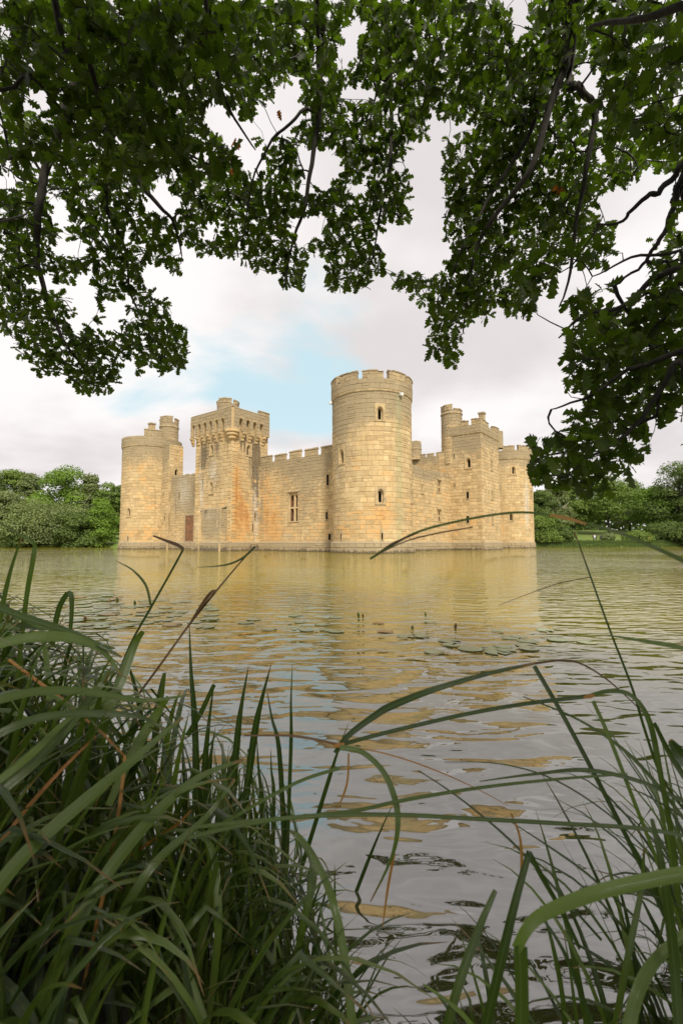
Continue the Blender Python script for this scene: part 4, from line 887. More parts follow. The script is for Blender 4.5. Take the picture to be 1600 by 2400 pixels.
# limbs: traced positions with depth; the first points run up out of view to the boughs
LIMBS = [  # (root height point, [(px,py,D)...], r0, r1)
 ([(-.9, .6, 6.6)], [(230, 20, 4.2), (190, 160, 4.3), (138, 311, 4.4), (107, 408, 4.5), (92, 485, 4.5), (87, 561, 4.6), (90, 628, 4.7), (122, 735, 4.8), (150, 800, 4.9), (205, 870, 5.0)], .050, .008),
 ([(-.7, .8, 6.8)], [(390, 30, 4.6), (350, 200, 4.6), (332, 327, 4.6), (327, 423, 4.7), (378, 485, 4.8), (408, 525, 4.9), (425, 600, 5.0)], .040, .006),
 ([(-.8, .7, 6.7)], [(300, 130, 4.5), (262, 330, 4.6), (250, 480, 4.7), (278, 541, 4.8), (301, 622, 4.9), (306, 690, 5.0), (360, 800, 5.1)], .030, .005),
 ([(-.2, .9, 6.9)], [(752, -20, 4.2), (745, 102, 4.2), (747, 255, 4.3), (730, 383, 4.4), (714, 485, 4.5), (684, 571, 4.6), (665, 680, 4.7)], .034, .005),
 ([(-.2, .9, 6.9)], [(745, 120, 4.2), (704, 260, 4.2), (638, 327, 4.3), (590, 430, 4.4), (570, 560, 4.5)], .018, .004),
 ([(.3, .9, 7.0)], [(935, -20, 4.4), (912, 102, 4.4), (915, 219, 4.5), (917, 357, 4.5), (895, 480, 4.6), (870, 620, 4.7)], .030, .005),
 ([(1.2, .7, 6.6)], [(1340, -20, 3.9), (1331, 122, 4.0), (1285, 255, 4.1), (1249, 383, 4.2), (1157, 510, 4.4), (1110, 600, 4.5), (1085, 780, 4.6)], .045, .006),
 ([(1.2, .7, 6.6)], [(1345, 60, 3.9), (1361, 204, 3.9), (1392, 255, 4.0), (1376, 383, 4.1), (1351, 510, 4.2), (1335, 640, 4.3), (1310, 720, 4.4)], .036, .005),
 ([(1.1, .7, 6.7)], [(1290, 20, 4.2), (1280, 90, 4.2), (1244, 306, 4.3), (1157, 444, 4.4), (1086, 577, 4.5), (1040, 700, 4.6)], .030, .005),
 ([(1.9, .3, 5.2)], [(1680, 330, 2.3), (1600, 383, 2.35), (1550, 444, 2.4), (1514, 458, 2.4), (1479, 495, 2.45), (1453, 520, 2.5), (1397, 526, 2.55)], .020, .004),
 ([(1.9, .3, 5.0)], [(1640, 330, 2.3), (1600, 410, 2.3), (1583, 455, 2.35), (1561, 530, 2.4), (1525, 592, 2.45), (1489, 632, 2.5), (1430, 675, 2.6)], .020, .004),
 ([(1.9, .3, 4.8)], [(1660, 540, 2.2), (1590, 590, 2.3), (1480, 605, 2.4), (1391, 646, 2.6)], .013, .003),
 ([(2.2, .2, 5.0)], [(1760, -60, 1.9), (1600, 10, 2.0), (1463, 51, 2.2), (1376, 66, 2.4)], .026, .006),
 ([(2.2, .3, 4.2)], [(1740, 560, 2.1), (1600, 623, 2.2), (1525, 659, 2.3), (1453, 721, 2.4), (1373, 735, 2.5), (1310, 790, 2.6)], .022, .004),
 ([(2.3, .4, 3.8)], [(1750, 740, 2.0), (1600, 820, 2.1), (1471, 869, 2.3), (1380, 930, 2.4), (1290, 960, 2.5)], .018, .003),
 ([(2.3, .4, 3.6)], [(1740, 800, 2.0), (1590, 850, 2.1), (1548, 905, 2.2), (1500, 985, 2.3), (1400, 1060, 2.4), (1320, 1120, 2.5)], .018, .003),
 ([(-2.0, .4, 5.6)], [(-120, 260, 3.4), (0, 362, 3.6), (75, 370, 3.8), (90, 395, 4.2)], .018, .010),
 ([(-2.0, .4, 5.6)], [(-120, 560, 3.6), (0, 520, 3.9), (60, 500, 4.2), (90, 475, 4.4)], .012, .006),
 ([(-1.0, .6, 5.9)], [(120, -40, 2.6), (200, 120, 2.7), (260, 260, 2.9), (400, 340, 3.2), (520, 400, 3.4)], .022, .004),
 ([(-1.2, .5, 5.6)], [(-60, 60, 2.4), (80, 180, 2.6), (180, 300, 2.9)], .016, .004),
 ([(-.5, .7, 6.2)], [(480, -40, 2.8), (500, 120, 2.9), (540, 260, 3.1), (600, 350, 3.3)], .018, .004),
]
def wob(P, amp):
    n = len(P); j = rgo.normal(size=(n, 3))*amp; j[0] = 0
    return P + (j + np.roll(j, 1, 0))*.5
nodes = []; limb_paths = []
for root, pts, r0, r1 in LIMBS:
    P = [np.array(root[0])] + [P3(p[0], p[1], p[2]*(.90 if p[2] > 3.2 else .95)) for p in pts]
    Pp = wob(smooth_path(P, 5), .006); rad = np.linspace(1, 0, len(Pp))**.8*(r0-r1)+r1
    limb_paths.append((Pp, rad)); nodes += [(p, r) for p, r in zip(Pp[4:], rad[4:])]
# the boughs above and behind the viewpoint that carry the limbs, and the trunk
bough_ends = [(-.9, .6, 6.6), (-.2, .9, 6.9), (1.2, .7, 6.6), (2.1, .3, 4.9), (-2.0, .4, 5.6), (-1.1, .55, 5.8)]
for e in bough_ends:
    e = np.array(e); m = (HUB+e)/2 + np.array([0, -.2, .5]); Pp = wob(smooth_path([HUB+[0, 0, -.4], m, e], 6), .02)
    V, Fc = tube_mesh([(Pp-OO, np.linspace(.15, .06, len(Pp)))], 9); np_mesh('bough', V, Fc, BARK, oak, smooth_=True)
# stitch limb roots to the nearest bough end
trunkP = smooth_path([OO+[0, 0, -.4], OO+[.05, .05, 1.2], OO+[.15, .3, 3.0], HUB], 5)
rad = np.linspace(.48, .24, len(trunkP)); rad[0] = .62; rad[1] = .55
V, Fc = tube_mesh([(trunkP-OO, rad)], 14); np_mesh('trunk', V, Fc, BARK, oak, smooth_=True)
for (Pp, rad), (root, _, r0, _) in zip(limb_paths, LIMBS):
    be = min(bough_ends, key=lambda q: np.linalg.norm(np.array(q)-Pp[0]))
    Q = np.vstack([np.array(be), Pp]) if np.linalg.norm(np.array(be)-Pp[0]) > .05 else Pp
    rr = np.concatenate([[rad[0]*1.2], rad]) if len(Q) > len(Pp) else rad
    V, Fc = tube_mesh([(Q-OO, rr)], 7); np_mesh('limb', V, Fc, BARK, oak, smooth_=True)
# leaf cover, 40 picture pixels to a cell, 0 open sky to 9 closed
MASK = """
9999889999999999986868887788782689886777
7999999999889998987758987757851883277778
9989999999999997667869886537883787488688
9999999999999887777679876457998997888789
9998999999998699857437876579999998787678
7779999999999899326302887789998997587656
6658999999995474335425788679999866877798
6656899999995436778666788114899977788798
7657788899999846886688782035899857775787
6547788889999956887688760047887777776766
4788788886788997877887770078887788887200
8875588765478789888887881188878788850000
8876578866674269888876783188868888600003
8876567877565648856767751578887888850005
7775467777677754657877630688887757520267
8765677756720388872688842688888777660166
8657766675500004860235267788877675662478
8876677677100000650000037888877547745899
8877788877100000100000003788867205788999
3668886788400000000000002786632046799999
0377886278400000000000000372650004689999
0047886026200000000000000010100016999998
0002587000000000000000000000000027999998
0000020000000000000000000000000003899986
0000000000000000000000000000000036989852
0000000000000000000000000000000388888730
0000000000000000000000000000000588878850
0000000000000000000000000000000487886220
0000000000000000000000000000000355630000
""".split()
COVER = [0, .10, .20, .32, .45, .58, .72, .84, .93, .985]
LEAF_L = .100
def depth_at(px, py):
    if px > 1220 and py > 590: return rgo.uniform(2.1, 3.1)
    if px > 1400 and py < 330: return rgo.uniform(2.3, 3.8)
    if px < 560 and py < 400: return rgo.uniform(2.4, 3.3) if rgo.random() < .5 else rgo.uniform(3.6, 5.2)
    if px < 560: return rgo.uniform(4.0, 5.3)
    if py < 260: return rgo.uniform(3.2, 5.2)
    return rgo.uniform(3.9, 5.0)
clusters = []; LP = []; LM = []
def rosette(p, nl, scale=1.0, scat=.012):
    """leaves fanning out round a twig's end: base points and frames"""
    ax = rgo.normal(size=3)*[.7, .7, .35]+[0, 0, -.25]; ax /= np.linalg.norm(ax); a0 = rgo.uniform(0, 6.28)
    t1 = np.cross(ax, [0.3, .2, .9]); t1 /= np.linalg.norm(t1); t2 = np.cross(ax, t1); an = a0+np.arange(nl)*2.4
    dr = t1*np.cos(an)[:, None]+t2*np.sin(an)[:, None]+ax*rgo.uniform(.1, .9, nl)[:, None]+rgo.normal(size=(nl, 3))*.18+[0, 0, -.12]; dr /= np.linalg.norm(dr, axis=1)[:, None]
    up = np.array([0, 0, .8])+rgo.normal(size=(nl, 3))*.55; x = np.cross(dr, up); x /= np.linalg.norm(x, axis=1)[:, None]+1e-9; nz = np.cross(x, dr)
    s_ = LEAF_L*rgo.uniform(.65, 1.25, nl)*scale
    B = p+dr*rgo.uniform(0, .02, nl)[:, None]+rgo.normal(size=(nl, 3))*scat
    return B, np.stack([x, dr, nz], 2)*s_[:, None, None]
def pix(P):
    f_ = P[:, 1]*math.cos(TH)+(P[:, 2]-CAM_H)*math.sin(TH); u_ = -P[:, 1]*math.sin(TH)+(P[:, 2]-CAM_H)*math.cos(TH); f_ = np.maximum(f_, .1)
    return 800+F*P[:, 0]/f_, 1200-F*u_/f_, f_
CS = 20; UP = 40//CS
COV = np.kron(np.array([[COVER[int(ch)]**1.02 for ch in row[:40]] for row in MASK]), np.ones((UP, UP)))
pad = np.pad(COV, 1, mode='edge'); COV = np.where(COV > 0, .5*COV+.125*(pad[:-2, 1:-1]+pad[2:, 1:-1]+pad[1:-1, :-2]+pad[1:-1, 2:]), 0)
# leaf sprays hang in clumps: high and low ground of a smooth random field decide where
def field(sh, per):
    g_ = rgo.random((int(sh[0]/per)+3, int(sh[1]/per)+3)); yy, xx = np.mgrid[0:sh[0], 0:sh[1]]; fy, fx = yy/per, xx/per; iy, ix = fy.astype(int), fx.astype(int); ty, tx = fy-iy, fx-ix; ty = ty*ty*(3-2*ty); tx = tx*tx*(3-2*tx)
    return (g_[iy, ix]*(1-ty)*(1-tx)+g_[iy+1, ix]*ty*(1-tx)+g_[iy, ix+1]*(1-ty)*tx+g_[iy+1, ix+1]*ty*tx)
fld = field(COV.shape, 4.6)+.75*field(COV.shape, 2.2); rank = np.argsort(np.argsort(fld.ravel())).reshape(fld.shape)/fld.size
den = np.clip((COV-rank)/.13+.3, 0, 1)
TGT = np.where(COV > 0, np.where(COV > .92, 3.0, .0+den*2.0), 0)*CS*CS; FIL = np.zeros_like(TGT); NRW, NCW = TGT.shape
for sweep in range(7):
    cells = np.argwhere(FIL < TGT*.9); rgo.shuffle(cells)
    for r, c_ in cells:
        for rep in range(20):
            if FIL[r, c_] >= TGT[r, c_]*.9: break
            if sweep < 5 and rep > 1: break
            px, py = c_*CS+rgo.uniform(0, CS), r*CS+rgo.uniform(0, CS); D = depth_at(px, py); p = P3(px, py, D)
            B, Mx = rosette(p, int(rgo.integers(7, 11)) if sweep < 5 else 4)
            qx, qy, qf = pix(B+Mx[:, :, 1]*.55); ar = np.linalg.norm(Mx[:, :, 1], axis=1)**2*.355*.62*(F/qf)**2
            ci = np.clip((qx//CS).astype(int), 0, NCW-1); ri = (qy//CS).astype(int); ok = (ri >= 0) & (ri < NRW); ri = np.clip(ri, 0, NRW-1)
            keep = ok & (FIL[ri, ci] < TGT[ri, ci]) & (TGT[ri, ci] > 0)
            if keep.sum() < (5 if sweep < 5 else 3) or keep.mean() < .5: continue
            np.add.at(FIL, (ri[keep], ci[keep]), ar[keep])
            LP.append(B[keep]); LM.append(Mx[keep]); clusters.append((p, 1))
# frame margins: the canopy goes on above and beside the picture
for k in range(420):
    px, py = rgo.uniform(-500, 2100), rgo.uniform(-420, -20); D = rgo.uniform(2.6, 5); clusters.append((P3(px, py, D), 6))
for k in range(160):
    px, py = rgo.uniform(-420, -15), rgo.uniform(0, 760); clusters.append((P3(px, py, rgo.uniform(3.4, 5)), 6))
for k in range(220):
    px, py = rgo.uniform(1615, 2050), rgo.uniform(-100, 1050); clusters.append((P3(px, py, rgo.uniform(1.9, 3)), 6))
# unseen rest of the crown over and behind the viewpoint, filled in for shade
for k in range(900):
    a = rgo.uniform(0, 2*math.pi); rr = 4.6*math.sqrt(rgo.uniform(0, 1)); clusters.append((np.array([-.6+rr*math.cos(a)*1.15, -3.2+rr*math.sin(a), 5.6+rgo.uniform(-.9, 2.2)-.05*rr*rr]), -9))
# twigs: each cluster is joined to the nearest wood
NP = np.zeros((60000, 3)); NR = np.zeros(60000); par = np.full(60000, -1); cnt = 0
for p, r in nodes: NP[cnt] = p; NR[cnt] = r; cnt += 1
vis = [c for c in clusters if c[1] > 0]
CP = np.array([c[0] for c in vis])
d0 = np.min(np.linalg.norm(CP[:, None, :]-NP[None, :cnt, :], axis=2), axis=1)
tw_paths = []; seg_par = {}; seg_pts = []; load = []
NSEG = np.full(60000, -1)
for i in np.argsort(d0):
    p = CP[i]; dd = np.linalg.norm(NP[:cnt]-p, axis=1); j = int(np.argmin(dd)); q = NP[j]; L_ = dd[j]
    if L_ > 2.2: continue
    ns = 3; mids = []
    sag = np.array([rgo.normal()*.10, rgo.normal()*.10, rgo.normal()*.06+.05])*L_
    for k in range(1, ns+1):
        t = k/ns; mids.append(q+(p-q)*t + sag*math.sin(math.pi*t) + (rgo.normal(size=3)*.006 if k < ns else 0))
    sid = len(seg_pts); seg_pts.append([q]+mids); load.append(1.0); seg_par[sid] = int(NSEG[j])
    for m in mids: NP[cnt] = m; NSEG[cnt] = sid; cnt += 1
for s_ in range(len(seg_pts)-1, -1, -1):
    if seg_par[s_] >= 0: load[seg_par[s_]] += load[s_]
paths = []
for s_, P in enumerate(seg_pts):
    r0 = .0019*load[s_]**.40 + .0005; paths.append((np.array(P)-OO, [r0*1.1, r0, r0*.9, r0*.7]))
V, Fc = tube_mesh(paths, 4); tag(np_mesh('twigs', V, Fc, BARK, oak), kind='stuff')
# oak leaf: lobed, folded along the midrib, drooping to the tip
def oak_leaf(seed):
    rg_ = np.random.default_rng(seed)
    ys = [0, .10, .22, .29, .44, .52, .67, .75, .88, 1.0]; ws = [.01, .035, .165, .075, .275, .115, .33, .15, .22, .0]
    V = []; 
    for y, w_ in zip(ys, ws):
        z = -.22*y*y; w2 = w_*rg_.uniform(.88, 1.12); adv = .045 if w_ > .15 else -.01
        V += [(-w2, y+adv, z+w2*.18), (0, y, z), (w2*rg_.uniform(.9, 1.1), y+adv, z+w2*.18)]
    V[-3] = V[-1] = V[-2]
    n = len(ys); Fc = []
    for i in range(n-1):
        a = i*3; Fc += [(a, a+1, a+4, a+3), (a+1, a+2, a+5, a+4)]
    return np.array(V), np.array(Fc)
LT = [oak_leaf(s) for s in range(4)]
for p, nl in clusters:
    if nl == 1: continue
    B, Mx = rosette(p, abs(nl), 3.0 if nl < 0 else 1.0, .25 if nl < 0 else .02); LP.append(B); LM.append(Mx)
LP = np.vstack(LP); LM = np.concatenate(LM); NL = len(LP)
shape_id = rgo.integers(0, 4, NL); tone = np.clip(rgo.normal(.45, .25, NL), 0, 1)
# those that show largest become leaves of their own
f_ = LP[:, 1]*math.cos(TH)+(LP[:, 2]-CAM_H)*math.sin(TH); u_ = -LP[:, 1]*math.sin(TH)+(LP[:, 2]-CAM_H)*math.cos(TH)
qx = 800+F*LP[:, 0]/np.maximum(f_, .1); qy = 1200-F*u_/np.maximum(f_, .1)
inside = (f_ > .5) & (qx > 5) & (qx < 1595) & (qy > 5)
vd_ = LP-np.array([0, 0, CAM_H]); fac = np.abs(np.einsum('ij,ij->i', vd_/np.linalg.norm(vd_, axis=1)[:, None], LM[:, :, 2]/np.linalg.norm(LM[:, :, 2], axis=1)[:, None]))
score = np.where(inside, np.linalg.norm(LM[:, :, 1], axis=1)**2*fac/np.maximum(f_, .5)**2, 0)
top = set(np.argsort(-score)[:300].tolist())
leaf_me = []
from mathutils import Matrix
red = set(rgo.choice(NL, 12).tolist())
for i in sorted(top):
    k = int(shape_id[i])
    while len(leaf_me) <= k:
        V, Fc = LT[len(leaf_me)]; o = np_mesh('leaf', V, Fc, OAKLEAF, None, attrs={'tone': ('FLOAT', np.full(len(V), .3+.15*len(leaf_me)))}, smooth_=True); leaf_me.append(o.data); bpy.data.objects.remove(o)
    o = bpy.data.objects.new('leaf', leaf_me[k]); C.objects.link(o); o.parent = oak
    m4 = Matrix.Identity(4)
    for a in range(3):
        for b in range(3): m4[a][b] = float(LM[i][a, b])
        m4[a][3] = float(LP[i][a]-OO[a])
    o.matrix_local = m4
VV = []; FF = []; TT = []; off = 0
for k in range(4):
    idx = np.array([i for i in np.nonzero(shape_id == k)[0] if i not in top]); v, fc = LT[k]
    W_ = np.einsum('nij,vj->nvi', LM[idx], v) + (LP[idx]-OO)[:, None, :]
    VV.append(W_.reshape(-1, 3)); FF.append((fc[None]+(np.arange(len(idx))*len(v))[:, None, None]).reshape(-1, 4)+off); off += len(idx)*len(v); TT.append(np.repeat(tone[idx], len(v)))
tag(np_mesh('leaves', np.vstack(VV), np.vstack(FF), OAKLEAF, oak, attrs={'tone': ('FLOAT', np.concatenate(TT))}, smooth_=True), kind='stuff')
# a few dead red leaves caught among the green
dv = []; df = []; off = 0
for (px, py, D) in [(540, 345, 3.9), (545, 352, 3.9), (537, 360, 3.9), (547, 390, 4.0), (660, 285, 4.1), (230, 650, 4.7), (248, 690, 4.7), (1300, 455, 4.0), (1306, 466, 4.0), (1292, 448, 4.0)]:
    v, fc = LT[0]; q = np.linalg.qr(rgo.normal(size=(3, 3)))[0]*.085; dv.append((v @ q.T)+P3(px, py, D)-OO); df.append(fc+off); off += len(v)
for v, fc in zip(dv, df): np_mesh('dead_leaf', v, LT[0][1], REDLEAF, oak, attrs={'tone': ('FLOAT', np.full(len(v), .5))})
print('oak leaves', NL, 'clusters', len(clusters), 'twigs', len(seg_pts))

# ================================================================== water lilies
def pad_mesh(rg_, dish):
    n = 18; V = [(0, 0, 0)]; notch = .28
    for ring in (.55, 1.0):
        for i in range(n):
            a = notch + (2*math.pi-2*notch)*i/(n-1); rr = ring*(1+.04*math.sin(3*a+rg_.uniform(0, 6)))
            V.append((rr*math.cos(a), rr*math.sin(a), (dish*ring**3)*(1+.6*math.sin(2*a+1)) + .012*math.sin(4*a)*ring))
    Fc = [(0, 1+i, 2+i) for i in range(n-1)] + [(1+i, 1+n+i, 2+n+i, 2+i) for i in range(n-1)]
    # a thin edge turned down to the water
    m = len(V); V += [(x*.99, y*.99, min(z, .0)-.006) for x, y, z in V[1+n:1+2*n]]
    Fc += [(1+n+i, m+i, m+i+1, 2+n+i) for i in range(n-1)]
    return V, Fc
rgl = np.random.default_rng(21); PADS = []
for k in range(6):
    V, Fc = pad_mesh(rgl, [.01, .02, .05, .0, .03, .14][k])
    for m_ in (LILY, LILYOLD):
        o = np_mesh('lily_pad', V, Fc, m_, attrs={'tone': ('FLOAT', np.full(len(V), .15+.14*k))}, smooth_=True); PADS.append(o.data); bpy.data.objects.remove(o)
def WY(py): return CAM_H*F/(py-YH)                     # depth of the water surface at a picture row
def lily(label, spots, curls):
    pts = np.array([((px-800)*WY(py)/F, WY(py)) for px, py, *_ in spots]); c = pts.mean(0); root = empty('water_lily', (c[0], c[1], 0)); tag(root, label, 'water lily', 'water lilies floating on the moat')
    for (px, py, r, old), (x, y) in zip(spots, pts):
        o = bpy.data.objects.new('lily_pad', PADS[int(rgl.choice([0, 1, 2, 3, 4, 5], p=[.26, .2, .14, .2, .17, .03]))*2+(1 if old else 0)]); C.objects.link(o); o.parent = root
        o.location = (x-c[0], y-c[1], .006+rgl.uniform(0, .006)); o.rotation_euler = (rgl.normal()*.008, rgl.normal()*.008, rgl.uniform(0, 6.28)); o.scale = (r, r, r*.5)
    for px, py, h, kind in curls:
        h *= .45
        Y = WY(py); X = (px-800)*Y/F; V = []; Fc = []; n, m_ = 9, 5
        for j in range(m_):
            f = j/(m_-1)
            for i in range(n):
                a = -2.2+4.4*i/(n-1); rr = h*(.34*math.sin(math.pi*(.12+.80*f))**.8*(1 if kind != 'bud' else 1.15)); V.append((rr*math.cos(a)+.15*h*f*f, rr*math.sin(a), h*f*(1 if kind != 'low' else .7)+.004*math.sin(3*a)))
        for j in range(m_-1):
            for i in range(n-1): Fc.append((j*n+i, j*n+i+1, (j+1)*n+i+1, (j+1)*n+i))
        o = np_mesh('curled_leaf', V, Fc, {'green': SEDGE, 'low': LILYOLD, 'brown': SEDGEBROWN, 'bud': LILYOLD}[kind], root, attrs={'tone': ('FLOAT', np.full(len(V), .4))}, smooth_=True)
        o.location = (X-c[0], Y-c[1], -.01); o.rotation_euler = (0, 0, rgl.uniform(0, 6.28))
def scatter(n, x0, x1, y0, y1, r0, r1, shape=None, old=.15):
    out_ = []; tries = 0
    while len(out_) < n and tries < n*60:
        tries += 1; px, py = rgl.uniform(x0, x1), rgl.uniform(y0, y1)
        if shape and not shape(px, py): continue
        r = rgl.uniform(r0, r1); Y = WY(py); X = (px-800)*Y/F
        if any((X-a)**2+(Y-b)**2 < (.68*(r+c))**2 for a, b, c in [((q[0]-800)*WY(q[1])/F, WY(q[1]), q[2]) for q in out_]): continue
        out_.append((px, py, r, rgl.random() < old))
    return out_
lily('broad pale lily patch at the left beside the sedge, with upturned leaves', scatter(58, 150, 520, 1395, 1472, .10, .15, lambda x, y: y > 1392+abs(x-250)*.09 and y < 1478-(x-150)*.03),
     [(262, 1408, .13, 'bud'), (282, 1408, .2, 'green'), (322, 1414, .16, 'green'), (208, 1452, .15, 'bud'), (268, 1413, .1, 'low'), (180, 1475, .1, 'bud')])
lily('lily patch lying in the middle of the tower reflections', scatter(11, 575, 800, 1432, 1480, .08, .12, lambda x, y: y > 1432+(x-575)*.05), [(733, 1478, .05, 'low')])
lily('lily patch at the right with large overlapping pads and small upright leaves', scatter(11, 1000, 1240, 1498, 1530, .09, .13) + scatter(6, 880, 1010, 1455, 1492, .08, .11, old=.25) + scatter(4, 1020, 1290, 1470, 1492, .08, .11, old=.4) + scatter(2, 1240, 1380, 1495, 1520, .07, .11),
     [(840, 1442, .16, 'green'), (850, 1442, .11, 'brown'), (995, 1440, .13, 'green'), (963, 1468, .12, 'low'), (963, 1470, .09, 'green'), (1062, 1468, .15, 'brown')])

# ================================================================== sedge in the foreground
def ribbon(P, W_, face, fold=.28, twist=0.0):
    """strap leaf: P (n,3) centreline, W_ widths, face = direction its upper side looks to"""
    P = np.asarray(P, float); n = len(P); T = np.gradient(P, axis=0); T /= np.linalg.norm(T, axis=1)[:, None]+1e-9
    fc_ = np.asarray(face, float); fc_ = np.tile(fc_, (n, 1)) if fc_.ndim == 1 else fc_
    X = np.cross(T, fc_); X /= np.linalg.norm(X, axis=1)[:, None]+1e-9; Nn = np.cross(X, T)
    if twist:
        a = np.linspace(0, twist, n)[:, None]; X, Nn = X*np.cos(a)+Nn*np.sin(a), Nn*np.cos(a)-X*np.sin(a)
    w_ = np.asarray(W_)[:, None]*.5
    V = np.stack([P-X*w_+Nn*w_*fold, P, P+X*w_+Nn*w_*fold], 1).reshape(-1, 3)
    a = np.arange(n-1)*3; Fc = np.concatenate([np.stack([a, a+1, a+4, a+3], 1), np.stack([a+1, a+2, a+5, a+4], 1)])
    rib = np.tile([-1., 0, 1.], n); al = np.repeat(np.linspace(0, 1, n), 3)
    return V, Fc, rib, al
rgs = np.random.default_rng(9)
CAMP = np.array([0, 0, CAM_H])
def grown(x, y, z, L_, az, th0, th1, w0, n=11, pw=1.7):
    s = np.linspace(0, 1, n); th = th0+th1*s**pw; azs = az+rgs.normal(0, .12)*s
    d = np.stack([np.sin(th)*np.cos(azs), np.sin(th)*np.sin(azs), np.cos(th)], 1)*(L_/(n-1)); P = np.vstack([[x, y, z], np.array([x, y, z])+np.cumsum(d[:-1], 0)])
    if rgs.random() < .16:          # a snapped blade
        k = int(n*rgs.uniform(.5, .8)); P[k+1:, 2] -= np.linspace(0, 1, n-k-1)*L_*rgs.uniform(.1, .3)
    W_ = w0*np.minimum(1, (1-s)*2.2)**.7*(.75+.25*np.minimum(1, s*4)); W_[-1] = .0006
    side = np.array([-math.sin(az), math.cos(az), 0]); face = np.cross(d/np.linalg.norm(d, axis=1)[:, None], -side)
    return P, W_, face+1e-6
SILX = [-300, 0, 80, 160, 290, 380, 560, 640, 720, 800, 900]; SILY = [1290, 1330, 1390, 1420, 1500, 1590, 1680, 1800, 1960, 2010, 2150]
def over(P):
    """does the blade rise above the clump's outline"""
    q = P[P[:, 1] > .2]
    if len(q) == 0: return False
    f_ = q[:, 1]*math.cos(TH)+(q[:, 2]-CAM_H)*math.sin(TH); u_ = -q[:, 1]*math.sin(TH)+(q[:, 2]-CAM_H)*math.cos(TH); x_ = 800+F*q[:, 0]/f_; y_ = 1200-F*u_/f_
    return bool(np.any((x_ < 1000) & (y_ < np.interp(x_, SILX, SILY)+rgs.uniform(-25, 40))))
def near_cam(P, lim=.26): return np.min(np.linalg.norm(P-CAMP, axis=1)) < lim
class Clump:
    def __init__(self, name, loc, label): self.root = empty(name, loc); tag(self.root, label, 'sedge', 'sedge clumps at the near bank'); self.o = np.array(loc, float); self.bl = []
    def add(self, P, W_, face, mat_=None, tone=None, fold=.28, twist=0., name='blade'):
        V, Fc, rib, al = ribbon(P, W_, face, fold, twist); al = al*(1 if W_[-1] < .4*np.max(W_) else .8); d = np.linalg.norm(V-CAMP, axis=1); infr = np.mean((V[:, 1] > .1) & (np.abs(V[:, 0]) < .8*np.maximum(V[:, 1], .01)))
        self.bl.append((float(infr*np.max(W_)/np.percentile(d, 40)*np.sum(np.linalg.norm(np.diff(np.asarray(P), axis=0), axis=1))/np.percentile(d, 40)) + (9 if name != 'blade' or mat_ else 0), V-self.o, Fc, mat_ or SEDGE, rgs.uniform(0, 1) if tone is None else tone, name, rib, al))
    def done(self):
        self.bl.sort(key=lambda b: -b[0]); VV, FF, TT, RR, AA, off = [], [], [], [], [], 0
        for i, (sc_, V, Fc, m_, t_, nm, rib, al) in enumerate(self.bl):
            if i < 300: np_mesh(nm, V, Fc, m_, self.root, attrs={'tone': ('FLOAT', np.full(len(V), t_)), 'rib': ('FLOAT', rib), 'along': ('FLOAT', al)}, smooth_=True)
            else: VV.append(V); FF.append(Fc+off); off += len(V); TT.append(np.full(len(V), t_)); RR.append(rib); AA.append(al)
        if VV: tag(np_mesh('blades', np.vstack(VV), np.vstack(FF), SEDGE, self.root, attrs={'tone': ('FLOAT', np.concatenate(TT)), 'rib': ('FLOAT', np.concatenate(RR)), 'along': ('FLOAT', np.concatenate(AA))}, smooth_=True), kind='stuff')
def ztop(X): return .36 + .60*min(1.1, max(0, (-X-.12)/.95))
left = Clump('sedge_clump', (-.9, 1.1, .25), 'large dense clump of arching green sedge filling the lower left corner')
k = 0
while k < 1350:
    x = rgs.uniform(-2.3, -.12); y = rgs.uniform(.55, 2.35)
    if y > near_edge(x)+.32 or (y < .75 and x > -.35): continue
    zt = ztop(x)*rgs.uniform(.65, 1.05); z0 = ground_h(x, y)-.03 if ground_h(x, y) > 0 else -.06
    L_ = (zt-z0)*rgs.uniform(1.15, 1.7); th1 = rgs.choice([rgs.uniform(.4, 1.0), rgs.uniform(1.3, 2.6)], p=[.35, .65]); az = rgs.choice([rgs.uniform(-.9, .9), rgs.uniform(0, 6.28)], p=[.6, .4])
    P, W_, fc_ = grown(x, y, z0, L_, az, rgs.uniform(.03, .35), th1, rgs.uniform(.011, .024))
    if over(P): continue
    if near_cam(P, .42) or np.any((P[:, 1] < .45) & (P[:, 1] > -.1) & (np.abs(P[:, 0]) < .30)): continue
    left.add(P, W_, fc_, fold=rgs.uniform(.2, .5), twist=rgs.normal(0, .5)); k += 1
def hero(cl, pts, w_, kind=None, taper=(1., 1., .1), tone=None, fold=.25, tw=0., n=5, name='blade', width_px=True):
    """a traced blade: pts = (column, row, depth) in 1568-wide picture units"""
    P = smooth_path([P3(a*1.0204, b*1.0204, D) for a, b, D in pts], n); m_ = len(P); s = np.linspace(0, 1, m_)
    Dm = np.mean([p[2] for p in pts]); ww = w_*1.0204*Dm/F*(.72 if w_ > 12 else .85)
    W_ = ww*np.interp(s, [0, .5, 1], taper); face = CAMP-P; face /= np.linalg.norm(face, axis=1)[:, None]; face = face+np.array([.25, 0, .5])
    cl.add(P, W_, face, kind, tone, max(fold, .42), tw, name)
